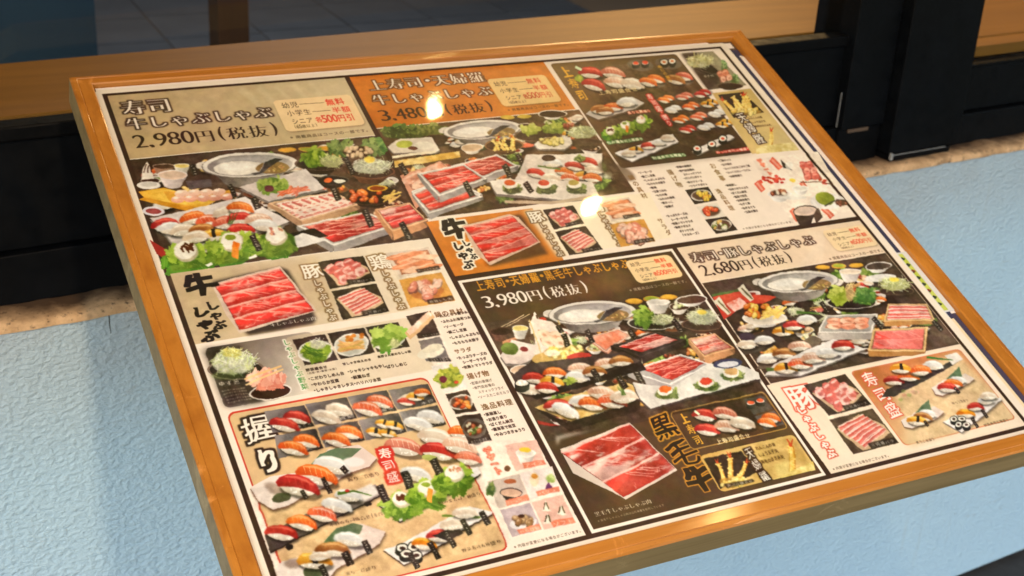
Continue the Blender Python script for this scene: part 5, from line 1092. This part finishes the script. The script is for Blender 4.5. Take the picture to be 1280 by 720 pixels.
panel('tan panel headed 2,980円 with sushi grid below',.0055,.7885,.3275,.0055,[
 ('price_header',R4(.0055,.7885,.3275,.6630)),('food_photo',R4(.0055,.6615,.3275,.4615)),
 ('meat_photo',Q4((264,355),(350,333),(396,389),(300,417))),
 ('meat_photo',Q4((397,328),(453,320),(469,352),(412,361))),('meat_photo',Q4((414,364),(470,355),(486,390),(428,400))),
 ('meat_photo',Q4((481,317),(535,309),(551,337),(500,347))),('meat_photo',Q4((498,350),(551,341),(569,376),(512,386))),
 ('salad_photo',Q4((253,437),(300,432),(330,503),(283,509))),
 ('vegetable_photo',Q4((365,425),(405,418),(422,450),(381,458))),('vegetable_photo',Q4((408,417.5),(454,410),(468,441),(425,449))),('vegetable_photo',Q4((456,409.5),(497,403),(512,434),(471,440.5))),
 ('side_dish_photo',Q4((507,396),(538,389),(549,419),(522,424))),('side_dish_photo',Q4((522,427),(549,421),(563,452),(532,452))),('side_dish_photo',Q4((537,458),(568,452),(585,485),(555,491))),('side_dish_photo',Q4((556,493),(584,488),(596,514),(569,519))),('side_dish_photo',Q4((570,522),(600,517),(614,551),(586,556)))]
 +[('sushi_photo',Q4(*q)) for q in (((330,515),(380,507),(392,533),(341,542)),((381,506),(433,497),(445,523),(393,532)),((434,496.5),(483,488),(496,513),(446,522.5)),((485,488),(534,480),(545,504),(497,513)),((343,545),(393,536),(404,560),(348,574)),((395,535),(446,526),(456,550),(406,560)),((447,525.5),(497,516),(508,541),(457,550.5)),((498,515.5),(546,507),(557,531),(509,540.5)))]
 +[('dessert_photo',Q4(*q)) for q in (((630,558),(670,550),(682,581),(645,589)),((608,603),(648,593),(661,625),(623,636)),((649,592),(690,583),(700,615),(662,624.5)),((624,638),(662,628),(677,662),(640,672)),((664,628),(703,619),(719,654),(680,662)))])
panel('orange panel headed 3,480円 with white lists of dishes',.3345,.7885,.9545,.3915,[
 ('price_header',R4(.3345,.7885,.6395,.6765)),('food_photo',R4(.3345,.6750,.6445,.4960)),('sushi_photo',Q4((688,80),(846,68),(940,192),(775,211))),
 ('meat_photo',Q4((577,283),(642,268),(676,303),(607,334))),('meat_photo',Q4((678,263),(716,257),(730,280),(692,287))),('meat_photo',Q4((693,290),(732,283),(753,312),(712,320))),
 ('meat_photo',Q4((750,252),(786,247),(801,271),(764,277))),('meat_photo',Q4((762,281),(804,274),(819,302),(776,309))),
 ('salad_photo',Q4((852,67),(891,64.5),(933,107),(885,113))),('tempura_photo',Q4((890,117),(938,111),(998,187),(940,193))),
 ('side_dish_photo',Q4((856,238),(885,234),(896,251),(868,256))),('side_dish_photo',Q4((870,259),(896,254),(907,270),(882,275))),('side_dish_photo',Q4((881,275),(908,271),(922,288),(895,293))),
 ('dessert_photo',Q4((944,199),(1022,190),(1066,266),(990,284)))])
panel('dark brown panel headed 3,980円 in a white border',.3345,.3835,.6425,.0055,[
 ('price_header',R4(.3395,.3790,.6380,.3125)),('food_photo',R4(.3395,.3110,.6380,.1290)),('meat_photo',Q4((700,562),(786,528),(846,588),(774,622))),
 ('sushi_photo',Q4((837,515.5),(956,492.5),(982,534.5),(865,563))),('tempura_photo',Q4((872,570),(994,543),(1018,588),(901,615)))])
panel('beige panel headed 2,680円 at the lower right',.6495,.3835,.9545,.0055,[
 ('price_header',R4(.6505,.3825,.9535,.3190)),('food_photo',R4(.6505,.3170,.9535,.1440)),
 ('meat_photo',Q4((1004,482),(1056,468),(1089,506),(1035,520))),('meat_photo',Q4((1036,525),(1090,511),(1123,554),(1066,568))),('sushi_photo',Q4((1065.5,466),(1198,437.5),(1265,518),(1134,562)))])
# ------------------------------------------------------------------ lamps
def emis(name,c,s):
    m=bpy.data.materials.new(name); m.use_nodes=True; t=m.node_tree; t.nodes.clear(); e=t.nodes.new('ShaderNodeEmission'); o=t.nodes.new('ShaderNodeOutputMaterial'); e.inputs[0].default_value=(*c,1); e.inputs[1].default_value=s; t.links.new(e.outputs[0],o.inputs[0]); return m
M_BULB=emis('lit bulb',(1.,.62,.22),BULB)
def rev(name,prof,loc,mat,parent,n=24):
    V=[(loc[0]+r*math.cos(2*math.pi*k/n),loc[1]+r*math.sin(2*math.pi*k/n),loc[2]+z) for r,z in prof for k in range(n)]
    F=[(i*n+k,i*n+(k+1)%n,(i+1)*n+(k+1)%n,(i+1)*n+k) for i in range(len(prof)-1) for k in range(n)]
    return mesh(name,V,F,mat,parent,True)
# two pendant bulbs inside the window: the bright spots mirrored in the laminate
for k,(uv_,tt) in enumerate(((UV([(543,134)])[0],1.72),(UV([(739,256)])[0],1.78),(UV([(895,652)])[0],1.62))):
    p=Bd(*uv_); d=(p-cam.location).normalized(); nrm=Vector((0,-math.sin(TH_),math.cos(TH_))); r=d-2*d.dot(nrm)*nrm; L=p+r*tt
    t=thing('pendant_lamp',('left warm bulb on a black cord inside the window','right warm bulb on a black cord inside the window','warm bulb on a black cord hanging under the canopy')[k],'lamp',group='pendant lamps')
    rev('bulb',[(.0005,-.017),(.008,-.015),(.014,-.008),(.016,0),(.014,.009),(.009,.02),(.008,.036)],L,M_BULB,t)
    rev('socket',[(.010,.034),(.016,.038),(.016,.085),(.004,.09)],L,M_AL,t); rev('cord',[(.003,.088),(.003,ZO+(2.9 if k<2 else 2.35)-L.z)],L,M_AL,t,8)
# downlights in the canopy
for x,y,e,sd in ((-.05,-.90,1.,'left'),(1.45,-.30,.10,'right')):
    t=thing('downlight',sd+' round downlight set in the canopy over the menu board','lamp',group='canopy downlights'); rev('lamp_ring',[(.062,.0),(.070,-.004),(.075,0),(.075,.02)],(x,y,ZO+2.35-.003),M_EDGE,t)
    lamp('downlight_source','AREA',(x,y,ZO+2.335),DL*e,(1.,.68,.39),.10,target=(x*.5+.35,.5,ZO+.8))
# warm ceiling light over the counter at the right, inside
lamp('counter_light','AREA',tuple(W(2.7,2.3,2.75)),CL,(1.,.58,.24),.3,target=tuple(W(2.1,.3,1.)))
lamp('room_light','AREA',tuple(W(2.6,5.,2.8)),RL,(1.,.90,.82),.6,target=tuple(W(2.2,5.,0)))
